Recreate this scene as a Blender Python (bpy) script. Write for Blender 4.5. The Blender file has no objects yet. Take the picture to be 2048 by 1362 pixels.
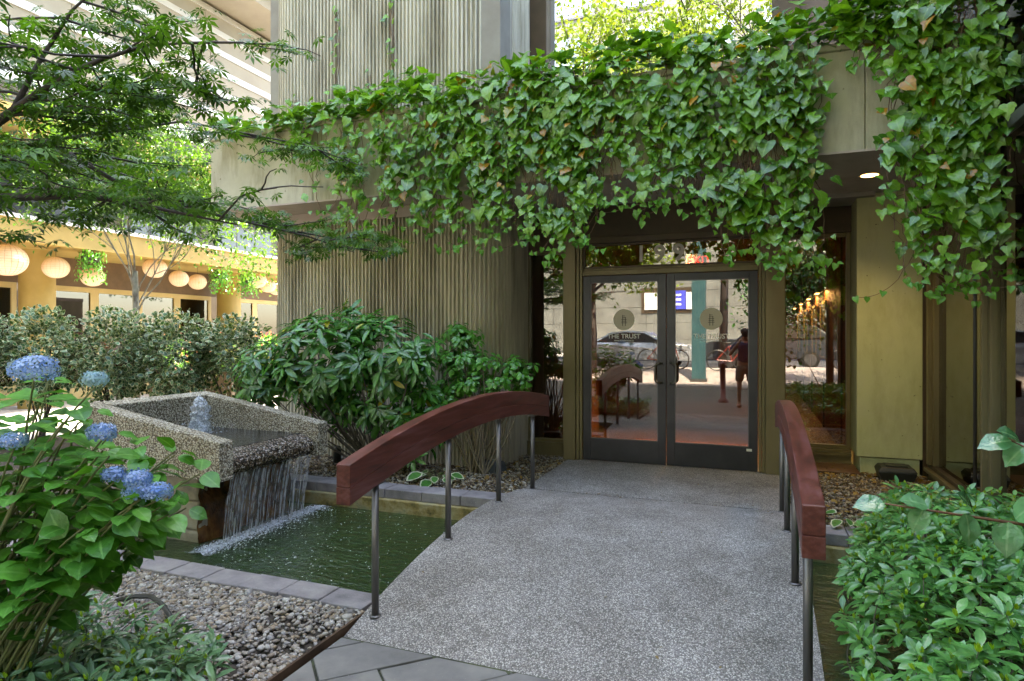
import bpy, math, random
import numpy as np
from mathutils import Vector, Matrix, noise as mnoise
random.seed(7); RNG = np.random.default_rng(7)
PI = math.pi
S = bpy.context.scene
COL = S.collection

# ------------------------------------------------------------------ camera, sky, sun, exposure
EYE = 1.61
cd = bpy.data.cameras.new('camera'); cam = bpy.data.objects.new('camera', cd); COL.objects.link(cam)
cam.location = (0, 0, EYE); cam.rotation_euler = (math.radians(90), 0, math.radians(21))
cd.sensor_width = 36; cd.lens = 1260/2048*36; cd.shift_y = -9/2048; cd.clip_end = 600; cd.clip_start = 0.05
S.camera = cam
SUN = Vector((.15, .45, .88)).normalized()
w = bpy.data.worlds.new('World'); S.world = w; w.use_nodes = True
nt = w.node_tree; nt.nodes.clear()
sky = nt.nodes.new('ShaderNodeTexSky'); sky.sky_type = 'NISHITA'; sky.sun_disc = False
sky.sun_elevation = math.asin(SUN.z); sky.sun_rotation = math.atan2(SUN.x, SUN.y); sky.altitude = 200; sky.dust_density = 2.0
bg = nt.nodes.new('ShaderNodeBackground'); bg.inputs[1].default_value = 0.15
wo = nt.nodes.new('ShaderNodeOutputWorld'); nt.links.new(sky.outputs[0], bg.inputs[0]); nt.links.new(bg.outputs[0], wo.inputs[0])
sl = bpy.data.lights.new('sun', 'SUN'); sl.energy = 3.0; sl.angle = math.radians(.5); sl.color = (1, .94, .84)
so = bpy.data.objects.new('sun', sl); COL.objects.link(so); so.rotation_euler = (-SUN).to_track_quat('-Z', 'Y').to_euler(); so.location = (0, 0, 30)
S.view_settings.view_transform = 'Standard'; S.view_settings.look = 'None'; S.view_settings.gamma = 1
S.view_settings.use_curve_mapping = False; S.view_settings.exposure = 3.68
S.view_settings.use_white_balance = True; S.view_settings.white_balance_temperature = 7400; S.view_settings.white_balance_tint = 8
S.cycles.use_denoising = True; S.cycles.max_bounces = 10; S.cycles.transparent_max_bounces = 16
S.cycles.sample_clamp_indirect = 6; S.cycles.caustics_reflective = False; S.cycles.caustics_refractive = False

# ------------------------------------------------------------------ object helpers
def tag(o, label=None, cat=None, group=None, kind=None):
    for k, v in (('label', label), ('category', cat), ('group', group), ('kind', kind)):
        if v: o[k] = v
    return o
def thing(name, label, cat, loc=(0, 0, 0), group=None, rotz=0):
    o = bpy.data.objects.new(name, None); COL.objects.link(o); o.location = loc; o.rotation_euler = (0, 0, rotz)
    o.empty_display_size = .1
    return tag(o, label, cat, group)
def link(name, me, parent=None, kind=None):
    o = bpy.data.objects.new(name, me); COL.objects.link(o)
    if parent is not None:
        o.parent = parent
        if parent.parent is None and parent.type == 'EMPTY' and not parent.get('local_space'):
            o.location = -parent.location
    if kind: o['kind'] = kind
    return o
def copy_tree(o, parent=None):
    c = o.copy(); COL.objects.link(c); c.parent = parent
    for ch in list(o.children): copy_tree(ch, c)
    return c
class MB:
    def __init__(s): s.v = []; s.f = []; s.m = []; s.cur = 0
    def add(s, vs, fs):
        b = len(s.v); s.v += [tuple(p) for p in vs]; s.f += [tuple(b+i for i in f) for f in fs]; s.m += [s.cur]*len(fs); return s
    def box(s, x0, x1, y0, y1, z0, z1):
        return s.add([(x0,y0,z0),(x1,y0,z0),(x1,y1,z0),(x0,y1,z0),(x0,y0,z1),(x1,y0,z1),(x1,y1,z1),(x0,y1,z1)],
                     [(0,3,2,1),(4,5,6,7),(0,1,5,4),(1,2,6,5),(2,3,7,6),(3,0,4,7)])
    def hexa(s, p):  # 8 points: bottom loop then top loop (ccw)
        return s.add(p, [(0,3,2,1),(4,5,6,7),(0,1,5,4),(1,2,6,5),(2,3,7,6),(3,0,4,7)])
    def prism(s, poly, axis, a, b):  # poly of 2D points, extruded along axis from a to b
        def q(p, t):
            return (t,p[0],p[1]) if axis=='x' else ((p[0],t,p[1]) if axis=='y' else (p[0],p[1],t))
        n = len(poly); vs = [q(p,a) for p in poly]+[q(p,b) for p in poly]
        return s.add(vs, [tuple(range(n))[::-1], tuple(range(n,2*n))]+[(i,(i+1)%n,n+(i+1)%n,n+i) for i in range(n)])
    def tube(s, pts, r, n=6, cap=True):
        pts = [Vector(p) for p in pts]; rs = r if hasattr(r,'__len__') else [r]*len(pts)
        vs = []; up = Vector((0,0,1)); prev = None
        for i, p in enumerate(pts):
            d = (pts[min(i+1,len(pts)-1)]-pts[max(i-1,0)])
            d = d.normalized() if d.length > 1e-9 else Vector((0,0,1))
            if prev is None:
                a = d.cross(up); a = a.normalized() if a.length > .1 else d.cross(Vector((1,0,0))).normalized()
            else:
                a = (prev - d*prev.dot(d)); a = a.normalized() if a.length > 1e-6 else prev
            prev = a; b = d.cross(a)
            for k in range(n):
                t = 2*PI*k/n; vs.append(p+(a*math.cos(t)+b*math.sin(t))*rs[i])
        fs = [(i*n+k, i*n+(k+1)%n, (i+1)*n+(k+1)%n, (i+1)*n+k) for i in range(len(pts)-1) for k in range(n)]
        if cap: fs += [tuple(range(n))[::-1], tuple(range((len(pts)-1)*n, len(pts)*n))]
        return s.add(vs, fs)
    def lathe(s, prof, c=(0,0,0), n=24):  # prof: (r,z)
        vs = [(c[0]+r*math.cos(2*PI*k/n), c[1]+r*math.sin(2*PI*k/n), c[2]+z) for r,z in prof for k in range(n)]
        fs = [(i*n+k, i*n+(k+1)%n, (i+1)*n+(k+1)%n, (i+1)*n+k) for i in range(len(prof)-1) for k in range(n)]
        return s.add(vs, fs)
    def ball(s, c, r, nu=12, nv=8):
        rx, ry, rz = r if hasattr(r,'__len__') else (r,r,r)
        vs = [(c[0]+rx*math.sin(PI*j/nv)*math.cos(2*PI*i/nu), c[1]+ry*math.sin(PI*j/nv)*math.sin(2*PI*i/nu), c[2]+rz*math.cos(PI*j/nv)) for j in range(nv+1) for i in range(nu)]
        fs = [(j*nu+i, (j+1)*nu+i, (j+1)*nu+(i+1)%nu, j*nu+(i+1)%nu) for j in range(nv) for i in range(nu)]
        return s.add(vs, fs)
    def mesh(s, name, mats, smooth=False):
        me = bpy.data.meshes.new(name); me.from_pydata(s.v, [], s.f)
        for m in (mats if isinstance(mats, (list,tuple)) else [mats]): me.materials.append(m)
        if any(s.m): me.polygons.foreach_set('material_index', s.m)
        if smooth: me.polygons.foreach_set('use_smooth', [True]*len(me.polygons))
        me.validate(); me.update(); return me
    def build(s, name, mats, parent=None, smooth=False, bevel=0, kind=None, seg=2):
        o = link(name, s.mesh(name, mats, smooth), parent, kind)
        if bevel:
            b = o.modifiers.new('bevel', 'BEVEL'); b.width = bevel; b.segments = seg; b.limit_method = 'ANGLE'; b.angle_limit = math.radians(40)
        return o

# ------------------------------------------------------------------ materials
def nodes(name):
    m = bpy.data.materials.new(name); m.use_nodes = True; nt = m.node_tree
    return m, nt, nt.nodes['Principled BSDF'], nt.nodes['Material Output']
def N(nt, t, **k):
    n = nt.nodes.new(t)
    for a, b in k.items():
        if a in n.inputs.keys(): n.inputs[a].default_value = b
        else: setattr(n, a, b)
    return n
def rgb(c): return (c[0], c[1], c[2], 1)
def ramp(nt, fac, stops, interp='LINEAR'):
    r = nt.nodes.new('ShaderNodeValToRGB'); r.color_ramp.interpolation = interp
    e = r.color_ramp.elements
    while len(e) < len(stops): e.new(.5)
    for i, (p, c) in enumerate(stops): e[i].position = p; e[i].color = rgb(c)
    nt.links.new(fac, r.inputs[0]); return r.outputs[0]
def pos(nt, scale=(1,1,1)):
    g = nt.nodes.new('ShaderNodeNewGeometry'); mp = nt.nodes.new('ShaderNodeMapping'); mp.inputs['Scale'].default_value = scale
    nt.links.new(g.outputs['Position'], mp.inputs['Vector']); return mp.outputs[0]
def surf(name, stops, scale=4, rough=.7, metal=0, bump=0, bscale=60, stretch=(1,1,1), detail=6, spec=.5, speck=None, r2=None, streak=None):
    m, nt, b, out = nodes(name); p = pos(nt, stretch)
    n = N(nt, 'ShaderNodeTexNoise', Scale=scale, Detail=detail, Roughness=.62); nt.links.new(p, n.inputs['Vector'])
    c = ramp(nt, n.outputs['Fac'], [(.32+.36*i/max(1,len(stops)-1), s) for i, s in enumerate(stops)])
    if speck:
        vn = N(nt, 'ShaderNodeTexNoise', Scale=speck[1], Detail=2); nt.links.new(pos(nt), vn.inputs['Vector'])
        mx = N(nt, 'ShaderNodeMix', data_type='RGBA'); 
        rr = ramp(nt, vn.outputs['Fac'], [(speck[2], (0,0,0)), (speck[2]+.05, (1,1,1))])
        nt.links.new(rr, mx.inputs[0]); nt.links.new(c, mx.inputs[6]); mx.inputs[7].default_value = rgb(speck[0]); c = mx.outputs[2]
    if streak:   # run-off stains
        sn = N(nt, 'ShaderNodeTexNoise', Scale=streak[0], Detail=6, Roughness=.65); nt.links.new(pos(nt, (1,1,streak[1])), sn.inputs['Vector'])
        mx = N(nt, 'ShaderNodeMix', data_type='RGBA', blend_type='MULTIPLY'); mx.inputs[0].default_value = 1
        nt.links.new(c, mx.inputs[6]); nt.links.new(ramp(nt, sn.outputs['Fac'], [(.30, streak[2]), (.52, (1,1,1)), (.75, (1.05,1.04,1.0))]), mx.inputs[7]); c = mx.outputs[2]
    nt.links.new(c, b.inputs['Base Color']); b.inputs['Roughness'].default_value = rough; b.inputs['Metallic'].default_value = metal
    b.inputs['Specular IOR Level'].default_value = spec
    if r2:
        rm = N(nt, 'ShaderNodeMapRange'); rm.inputs[3].default_value = rough; rm.inputs[4].default_value = r2
        nt.links.new(n.outputs['Fac'], rm.inputs[0]); nt.links.new(rm.outputs[0], b.inputs['Roughness'])
    if bump:
        bn = N(nt, 'ShaderNodeTexNoise', Scale=bscale, Detail=5); nt.links.new(pos(nt, stretch), bn.inputs['Vector'])
        bp = N(nt, 'ShaderNodeBump', Strength=1.0, Distance=bump); nt.links.new(bn.outputs['Fac'], bp.inputs['Height']); nt.links.new(bp.outputs[0], b.inputs['Normal'])
    return m
def aggregate(name, scale, cols, gap, depth, rough=.7, tint=None, gapw=.45):
    m, nt, b, out = nodes(name); p = pos(nt)
    v = N(nt, 'ShaderNodeTexVoronoi', Scale=scale); nt.links.new(p, v.inputs['Vector'])
    sep = nt.nodes.new('ShaderNodeSeparateColor'); nt.links.new(v.outputs['Color'], sep.inputs[0])
    c = ramp(nt, sep.outputs[0], [(i/len(cols)+.001, k) for i, k in enumerate(cols)], 'CONSTANT')
    g = ramp(nt, v.outputs['Distance'], [(gapw, (0,0,0)), (gapw+.25, (1,1,1))])
    mx = N(nt, 'ShaderNodeMix', data_type='RGBA'); nt.links.new(g, mx.inputs[0]); nt.links.new(c, mx.inputs[6]); mx.inputs[7].default_value = rgb(gap); c = mx.outputs[2]
    n = N(nt, 'ShaderNodeTexNoise', Scale=2.2, Detail=6, Roughness=.7); nt.links.new(p, n.inputs['Vector'])
    if tint:
        t = ramp(nt, n.outputs['Fac'], [(.3, tint[0]), (.7, tint[1])])
        m2 = N(nt, 'ShaderNodeMix', data_type='RGBA', blend_type='MULTIPLY'); m2.inputs[0].default_value = 1
        nt.links.new(c, m2.inputs[6]); nt.links.new(t, m2.inputs[7]); c = m2.outputs[2]
    nt.links.new(c, b.inputs['Base Color']); b.inputs['Roughness'].default_value = rough
    bp = N(nt, 'ShaderNodeBump', Strength=1.0, Distance=depth, invert=True); nt.links.new(v.outputs['Distance'], bp.inputs['Height']); nt.links.new(bp.outputs[0], b.inputs['Normal'])
    return m
def glass(name, refl=.28, tint=(.8,.8,.75), wavy=.0006):
    m, nt, b, out = nodes(name); nt.nodes.remove(b)
    g = N(nt, 'ShaderNodeBsdfGlossy', Roughness=.004); g.inputs['Color'].default_value = (.95,.95,.95,1)
    t = nt.nodes.new('ShaderNodeBsdfTransparent'); t.inputs[0].default_value = rgb(tint)
    fr = N(nt, 'ShaderNodeFresnel', IOR=1.5); mr = N(nt, 'ShaderNodeMapRange'); mr.inputs[1].default_value = .04; mr.inputs[2].default_value = 1; mr.inputs[3].default_value = refl; mr.inputs[4].default_value = 1
    nt.links.new(fr.outputs[0], mr.inputs[0])
    mx = nt.nodes.new('ShaderNodeMixShader'); nt.links.new(mr.outputs[0], mx.inputs[0]); nt.links.new(t.outputs[0], mx.inputs[1]); nt.links.new(g.outputs[0], mx.inputs[2])
    nt.links.new(mx.outputs[0], out.inputs[0])
    if wavy:
        n = N(nt, 'ShaderNodeTexNoise', Scale=1.6, Detail=1); nt.links.new(pos(nt), n.inputs['Vector'])
        bp = N(nt, 'ShaderNodeBump', Strength=1.0, Distance=wavy); nt.links.new(n.outputs['Fac'], bp.inputs['Height']); nt.links.new(bp.outputs[0], g.inputs['Normal'])
    return m
def emit(name, c, e):
    m, nt, b, out = nodes(name); b.inputs['Base Color'].default_value = rgb(c); b.inputs['Emission Color'].default_value = rgb(c); b.inputs['Emission Strength'].default_value = e; return m
def leafmat(name, dark, light, rough=.35, trans=.25, back=None, rib=(.12,.3,.06), old=None, spec=.5):
    """rnd = chance value of each leaf; rib = 1 on the midrib, 0 at the margin."""
    m, nt, b, out = nodes(name)
    a = N(nt, 'ShaderNodeAttribute', attribute_name='rnd'); oi = nt.nodes.new('ShaderNodeObjectInfo')
    st = [(0, dark), (.9, light)]
    if old: st += [(.965, light), (.98, old)]
    c = ramp(nt, a.outputs['Fac'], st)
    n = N(nt, 'ShaderNodeTexNoise', Scale=30, Detail=3); nt.links.new(pos(nt), n.inputs['Vector'])
    m0 = N(nt, 'ShaderNodeMix', data_type='RGBA', blend_type='MULTIPLY'); m0.inputs[0].default_value = .5
    nt.links.new(c, m0.inputs[6]); nt.links.new(ramp(nt, n.outputs['Fac'], [(.3, (.6,.6,.6)), (.7, (1.3,1.3,1.2))]), m0.inputs[7]); c = m0.outputs[2]
    bn0 = N(nt, 'ShaderNodeTexNoise', Scale=70, Detail=4); nt.links.new(pos(nt), bn0.inputs['Vector'])
    mb_ = N(nt, 'ShaderNodeMix', data_type='RGBA'); nt.links.new(ramp(nt, bn0.outputs['Fac'], [(.70, (0,0,0)), (.76, (.8,.8,.8))]), mb_.inputs[0]); nt.links.new(c, mb_.inputs[6]); mb_.inputs[7].default_value = (light[0]*1.4,light[1]*.75,light[2]*.6,1); c = mb_.outputs[2]
    ra = N(nt, 'ShaderNodeAttribute', attribute_name='rib')
    rr = ramp(nt, ra.outputs['Fac'], [(.86, (0,0,0)), (1, (.75,.75,.75))])
    m1 = N(nt, 'ShaderNodeMix', data_type='RGBA'); nt.links.new(rr, m1.inputs[0]); nt.links.new(c, m1.inputs[6]); m1.inputs[7].default_value = rgb(rib); c = m1.outputs[2]
    nt.links.new(c, b.inputs['Base Color']); b.inputs['Roughness'].default_value = rough; b.inputs['Specular IOR Level'].default_value = spec
    bn = N(nt, 'ShaderNodeTexNoise', Scale=45, Detail=3); nt.links.new(pos(nt), bn.inputs['Vector']); bp = N(nt, 'ShaderNodeBump', Strength=.7, Distance=.006); nt.links.new(bn.outputs['Fac'], bp.inputs['Height']); nt.links.new(bp.outputs[0], b.inputs['Normal'])
    tr = nt.nodes.new('ShaderNodeBsdfTranslucent')
    m2 = N(nt, 'ShaderNodeMix', data_type='RGBA', blend_type='MULTIPLY'); m2.inputs[0].default_value = 1; nt.links.new(c, m2.inputs[6]); m2.inputs[7].default_value = (1.6,1.5,.5,1)
    nt.links.new(m2.outputs[2], tr.inputs[0])
    mx = nt.nodes.new('ShaderNodeMixShader'); mx.inputs[0].default_value = trans
    nt.links.new(b.outputs[0], mx.inputs[1]); nt.links.new(tr.outputs[0], mx.inputs[2]); nt.links.new(mx.outputs[0], out.inputs[0])
    return m

CONC = surf('painted_concrete', [(.47,.45,.32),(.56,.54,.40),(.60,.58,.45)], 1.6, .85, bump=.002, bscale=90, streak=(5,.22,(.62,.58,.50)), speck=((.2,.18,.1), 14, .72))
SOFF = surf('soffit_plaster', [(.50,.42,.37),(.58,.50,.45)], 2.5, .85, bump=.001, streak=(3,1,(.8,.75,.7)))
RIB = surf('ribbed_concrete', [(.48,.45,.34),(.62,.58,.45),(.68,.64,.52)], 1.4, .9, bump=.004, bscale=50, stretch=(2.2,2.2,.5), streak=(4.5,.12,(.50,.47,.41)))
PILL = surf('pillar_paint', [(.50,.52,.27),(.56,.58,.31),(.58,.59,.37)], 1.2, .75, streak=(4,.3,(.78,.76,.66)), bump=.0015, bscale=70, speck=((.1,.1,.04), 22, .74))
BRONZE = surf('olive_bronze', [(.13,.105,.045),(.17,.14,.065),(.20,.165,.08)], 3, .45, metal=.25, bump=.0003, stretch=(1,1,.25))
BRONZED = surf('dark_bronze', [(.055,.04,.022),(.09,.06,.035)], 3, .45, metal=.3)
DOORM = surf('dark_anodised', [(.038,.04,.042),(.062,.062,.066)], 2, .38, metal=.6)
STEEL = surf('post_steel', [(.13,.125,.12),(.19,.18,.17)], 20, .42, metal=.7, stretch=(1,1,.2))
def wood(name, a, b_, c, rough=.38):
    m = surf(name, [a, b_, c], 3.2, rough, bump=.0004, bscale=10, stretch=(5,.7,7), r2=.55, speck=((.50,.38,.34), 60, .765), detail=8); return m
RAILW = wood('red_stained_wood', (.045,.012,.009), (.115,.026,.016), (.17,.065,.06), .28)
WALW = surf('lobby_wood', [(.16,.06,.022),(.30,.12,.045),(.36,.16,.06)], 5, .5, stretch=(4,4,.35))
AGG = aggregate('exposed_aggregate', 155, [(.20,.19,.185),(.52,.50,.47),(.30,.29,.28),(.45,.43,.41),(.24,.23,.22),(.66,.64,.60),(.38,.35,.32),(.12,.115,.11)], (.17,.16,.15), .003, .8, ((.58,.55,.50),(1.12,1.1,1.07)), .45)
PEB = aggregate('pebble_dash', 74, [(.66,.63,.54),(.76,.74,.68),(.58,.55,.46),(.80,.78,.74),(.62,.61,.57),(.48,.42,.32)], (.15,.125,.09), .012, .65, ((.62,.58,.45),(1.1,1.08,1.0)), .40)
PEBW = aggregate('wet_pebble_dash', 62, [(.34,.28,.20),(.62,.60,.56),(.20,.14,.09),(.5,.46,.4),(.72,.7,.68),(.13,.09,.06)], (.03,.02,.012), .014, .18, ((.55,.45,.32),(1.05,1.0,.95)), .38)
STONE = surf('coping_stone', [(.14,.13,.135),(.24,.22,.225),(.32,.30,.285)], 5, .8, bump=.003, bscale=70, speck=((.5,.48,.45), 90, .72))
MOSS = surf('mossy_ledge', [(.06,.06,.02),(.25,.19,.06),(.36,.31,.16),(.2,.22,.13)], 6, .6, bump=.006, bscale=40)
PED = surf('limestone_pedestal', [(.14,.13,.10),(.27,.24,.17),(.36,.33,.25)], 5, .8, bump=.008, bscale=24)
WETB = surf('algae_brown_stone', [(.02,.012,.005),(.10,.04,.012),(.24,.11,.03)], 9, .22, bump=.012, bscale=35, stretch=(1,1,.5))
SLAB = surf('paving_slab', [(.11,.108,.10),(.18,.172,.16),(.24,.23,.205)], 2.6, .8, bump=.002, bscale=60, speck=((.45,.42,.4), 80, .74))
JOINT = surf('mossy_joint', [(.03,.03,.022),(.05,.055,.03),(.10,.12,.05)], 9, .95, bump=.003)
SOIL = surf('soil', [(.03,.025,.018),(.07,.055,.04)], 12, .95, bump=.01, bscale=40)
SHADEPAV = surf('shade_dark_paving', [(.05,.05,.045),(.085,.08,.07),(.07,.07,.065)], 7, .8, bump=.004, bscale=20, stretch=(.6,3,1))  # plaza paving with the building's shade put into its colour
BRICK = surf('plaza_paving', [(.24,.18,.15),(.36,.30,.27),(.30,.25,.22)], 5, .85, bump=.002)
ASPH = surf('asphalt', [(.045,.045,.047),(.065,.065,.068)], 20, .9)
PAVE = surf('pale_concrete_paving', [(.36,.33,.30),(.48,.45,.42)], 2, .85)
BLACKP = surf('black_plastic', [(.012,.014,.012),(.03,.032,.026)], 12, .42)
GLASS = glass('door_glass', .21, (.62,.57,.48)); GLASSD = glass('tinted_glass', .2, (.45,.42,.33)); GLASSU = glass('upper_mirror_glass', .55, (.5,.48,.42), .0003)
# ------------------------------------------------------------------ ground and setting
def sheet(name, mat, quads, z=None):
    b = MB()
    for q in quads:
        if len(q) == 4 and not hasattr(q[0], '__len__'): x0,x1,y0,y1 = q; b.add([(x0,y0,z),(x1,y0,z),(x1,y1,z),(x0,y1,z)], [(0,1,2,3)])
        else: b.add(q, [(0,1,2,3)])
    o = b.build(name, mat); o['kind'] = 'structure'; return o
PX0, PX1, PY0, PY1 = -5.75, 2.2, 3.27, 5.17     # the pool
sheet('ground', SOIL, [(-250,PX0-.02,-250,250),(PX1+.02,250,-250,250),(PX0-.02,PX1+.02,-250,PY0-.02),(PX0-.02,PX1+.02,PY1+.02,250)], -.03)
sheet('forecourt_pavement', SHADEPAV, [[(-30,-3.0,-.012),(30,-3.0,-.012),(30,1.1,-.012),(-30,1.1,-.012)],[(-30,-4.6,.146),(30,-4.6,.146),(30,-3.0,-.012),(-30,-3.0,-.012)]])  # near plaza, painted darker than the street side to stand for shade
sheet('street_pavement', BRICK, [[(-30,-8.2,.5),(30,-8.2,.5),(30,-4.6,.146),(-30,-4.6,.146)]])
sheet('street', ASPH, [(-60,60,-17.5,-8.35)], .38)
kb = MB(); kb.box(-60,60,-8.35,-8.2,.3,.5); o = kb.build('kerb', PAVE); o['kind'] = 'structure'
sheet('far_pavement', PAVE, [(-60,60,-24,-17.5)], .5)
sheet('side_pavement', PAVE, [(-60,-9.8,1.1,60)], -.01)
pb = MB(); pb.box(PX0,PX1,PY0,PY1,-.62,-.60); 
o = pb.build('pool_floor', surf('pool_floor_algae', [(.01,.015,.005),(.03,.04,.015)], 5, .8)); o['kind'] = 'structure'
wb = MB()
wb.box(PX0-.02,PX1+.02,PY0-.16,PY0,-.62,-.031); wb.box(PX0-.02,PX1+.02,PY1+.012,PY1+.16,-.62,.02); wb.box(PX0-.16,PX0,PY0,PY1,-.62,-.031); wb.box(PX1,PX1+.16,PY0,PY1,-.62,-.031)
o = wb.build('pool_wall', MOSS); o['kind'] = 'structure'
# water
m, nt_, b_, out_ = nodes('pool_water'); b_.inputs['Base Color'].default_value = (.022,.048,.012,1); b_.inputs['Roughness'].default_value = .06; b_.inputs['Specular IOR Level'].default_value = .6
n1 = N(nt_, 'ShaderNodeTexNoise', Scale=7, Detail=5, Roughness=.6); nt_.links.new(pos(nt_, (1,1.8,1)), n1.inputs['Vector'])
bp = N(nt_, 'ShaderNodeBump', Strength=1, Distance=.03); nt_.links.new(n1.outputs['Fac'], bp.inputs['Height']); nt_.links.new(bp.outputs[0], b_.inputs['Normal'])
WATER = m
sheet('pool_water', WATER, [(PX0,PX1,PY0,PY1)], -.06)
FLECK = surf('white_fleck', [(.6,.62,.62),(.85,.86,.86)], 9, .5)
# raised beds either side of the entrance
bb = MB(); bb.box(-9.7,-2.06,5.44,9.0,-.02,.115); bb.box(.305,1.72,5.44,8.2,-.02,.115); bb.box(-9.7,-5.8,2.2,5.44,-.02,.09)
o = bb.build('planting_bed', SOIL); o['kind'] = 'structure'
sheet('gravel_bed', SOIL, [(-6.6,-2.085,.9,3.1)], .005)
sheet('shrub_bed', SOIL, [(.30,3.2,.9,3.1)], .03)
# landing in front of the doors
lb = MB(); lb.box(-2.06,.30,5.72,7.9,-.02,.146); o = lb.build('entrance_path', AGG); o['kind'] = 'structure'

# paving slabs set diagonally at the foot of the bridge
pave = MB(); pave.add([(-2.06,1.1,-.004),(1.9,1.1,-.004),(1.9,2.83,-.004),(-2.06,2.83,-.004)], [(0,1,2,3)])
pv = pave.build('pavement', JOINT); pv['kind'] = 'structure'
def clip(poly, ax, c, sgn):
    out = []
    for i in range(len(poly)):
        a, b = poly[i-1], poly[i]; da, db = sgn*(a[ax]-c), sgn*(b[ax]-c)
        if (da < 0) != (db < 0):
            t = da/(da-db); out.append((a[0]+(b[0]-a[0])*t, a[1]+(b[1]-a[1])*t))
        if db < 0: out.append(b)
    return out
cs = math.cos(PI/4)
for i in range(-8, 14):
    for j in range(-8, 14):
        L, W = .56, .30; g = .007
        a0 = i*L+(j%2)*L*.5; b0 = j*W
        q = [(a0+g,b0+g),(a0+L-g,b0+g),(a0+L-g,b0+W-g),(a0+g,b0+W-g)]
        q = [(-1.87+(x*cs-y*cs), 2.59+(x*cs+y*cs)-.6) for x, y in q]
        for ax, c, sg in ((0,-2.045,-1),(0,1.85,1),(1,1.15,-1),(1,2.80,1)):
            if q: q = clip(q, ax, c, sg)
        if len(q) > 2:
            h = random.uniform(.006,.014)
            MB().prism(q, 'z', -.003, h).build('paving_slab', SLAB, pv, bevel=.003, seg=1)
# thin metal edging between gravel and slabs
e = MB(); e.box(-2.083,-2.068,1.0,3.05,-.05,.035)
tag(e.build('edging_strip', surf('rusty_edging', [(.05,.03,.02),(.12,.07,.04)], 8, .7, metal=.3)), 'thin rusty metal edging strip between the pebbles and the paving', 'edging')

# pool copings
def coping(name, label, x0, x1, y0, y1, z0, z1, n, mat=STONE, ledge=None):
    t = thing(name, label, 'coping', ((x0+x1)/2, (y0+y1)/2, z0))
    w_ = (x1-x0)/n
    for i in range(n):
        d = random.uniform(-.006,.006)
        MB().box(x0+i*w_+.003, x0+(i+1)*w_-.003, y0+d, y1+d*.5, z0, z1+random.uniform(-.004,.004)).build('coping_stone', mat, t, bevel=.006, seg=2)
    if ledge:
        MB().box(x0, x1, *ledge).build('ledge', MOSS, t, bevel=.01)
    return t
coping('pool_coping', 'low grey stone coping between the pebble bed and the near side of the pool', -5.8, -2.10, 3.07, 3.28, -.025, .045, 12, ledge=(3.085,3.262,-.32,-.027))
coping('pool_coping', 'dark stone coping with a mossy yellow ledge along the far side of the pool', -5.3, -2.1, 5.19, 5.43, .06, .15, 8, ledge=(5.155,5.40,-.62,.058))
coping('pool_coping', 'stone coping right of the bridge behind the leafy shrub', .31, 2.0, 5.19, 5.43, .06, .15, 5, ledge=(5.155,5.40,-.62,.058))

# ------------------------------------------------------------------ arched footbridge
def zd(y): return .24-.078*(y-4.6)**2
BX0, BX1 = -2.055, .295
br = thing('footbridge', 'arched pebble-finished footbridge leading to the glass doors', 'bridge', ((BX0+BX1)/2, 2.83, 0))
ys = [2.81+i*(5.715-2.81)/28 for i in range(29)]
poly = [(y, zd(y)) for y in ys] + [(5.715, zd(5.715)-.13)] + [(y, zd(y)-.14) for y in ys[::-1][1:-1]] + [(2.81, -.08)]
nn = len(poly)
d = MB(); vs = [(BX0,)+p for p in poly]+[(BX1,)+p for p in poly]
d.add(vs, [(i,(i+1)%nn,nn+(i+1)%nn,nn+i) for i in range(nn)])
# side walls as strips so that they stay valid
k = len(ys)
for off, fl in ((0, False), (nn, True)):
    lo = [poly[k]] + [p for p in poly[k+1:]]  # under side, far to near
    fs = []
    for i in range(k-1):
        a, b = off+i, off+i+1; c_, d_ = off+(nn-1-(i+1)), off+(nn-1-i)
        q = (a,b,c_,d_) if fl else (d_,c_,b,a)
        if len(set(q)) == 4: fs.append(q)
    d.add(vs, fs)
d.build('deck', AGG, br)

def handrail(x, label):
    t = thing('handrail', label, 'handrail', (x, 2.7, 0), 'handrails of the footbridge')
    def zt(y): return 1.148-.060*(y-4.55)**2
    n = 26; ys = [2.72+i*(6.09-2.72)/n for i in range(n+1)]; r = MB(); hw = .043
    for za, zb_, nm in ((-.21,-.1215,'lower_rail'),(-.120,0,'rail')):    # two glued laminations
        vs = []; r = MB()
        for y in ys:
            for dx, dz in ((-hw,za),(hw,za),(hw,zb_),(-hw,zb_)): vs.append((x+dx, y, zt(y)+dz))
        fs = [(i*4+k,(i+1)*4+k,(i+1)*4+(k+1)%4,i*4+(k+1)%4) for i in range(n) for k in range(4)] + [(0,1,2,3),(n*4+3,n*4+2,n*4+1,n*4)]
        r.add(vs, [f[::-1] for f in fs]).build(nm, RAILW, t, bevel=.0025 if nm == 'lower_rail' else .005, seg=2)
    for y in (3.016, 3.917, 4.84, 5.70): MB().box(x-.035,x+.035,y-.05,y+.05,zt(y)-.222,zt(y)-.206).build('fixing_plate', STEEL, t)
    for y in (3.016, 3.917, 4.84, 5.70):
        p = MB(); zb = zd(y) if y < 5.7 else .146
        p.tube([(x,y,zb-.005),(x,y,zt(y)-.205)], .0205, 16); p.lathe([(.021,0),(.034,.001),(.034,.004),(.021,.009)], (x,y,zb), 16)
        p.build('post', STEEL, t, smooth=True)
    return t
handrail(-1.977, 'left red wooden handrail in front of the ribbed wall')
handrail(.219, 'right red wooden handrail in front of the olive pillar')

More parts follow.
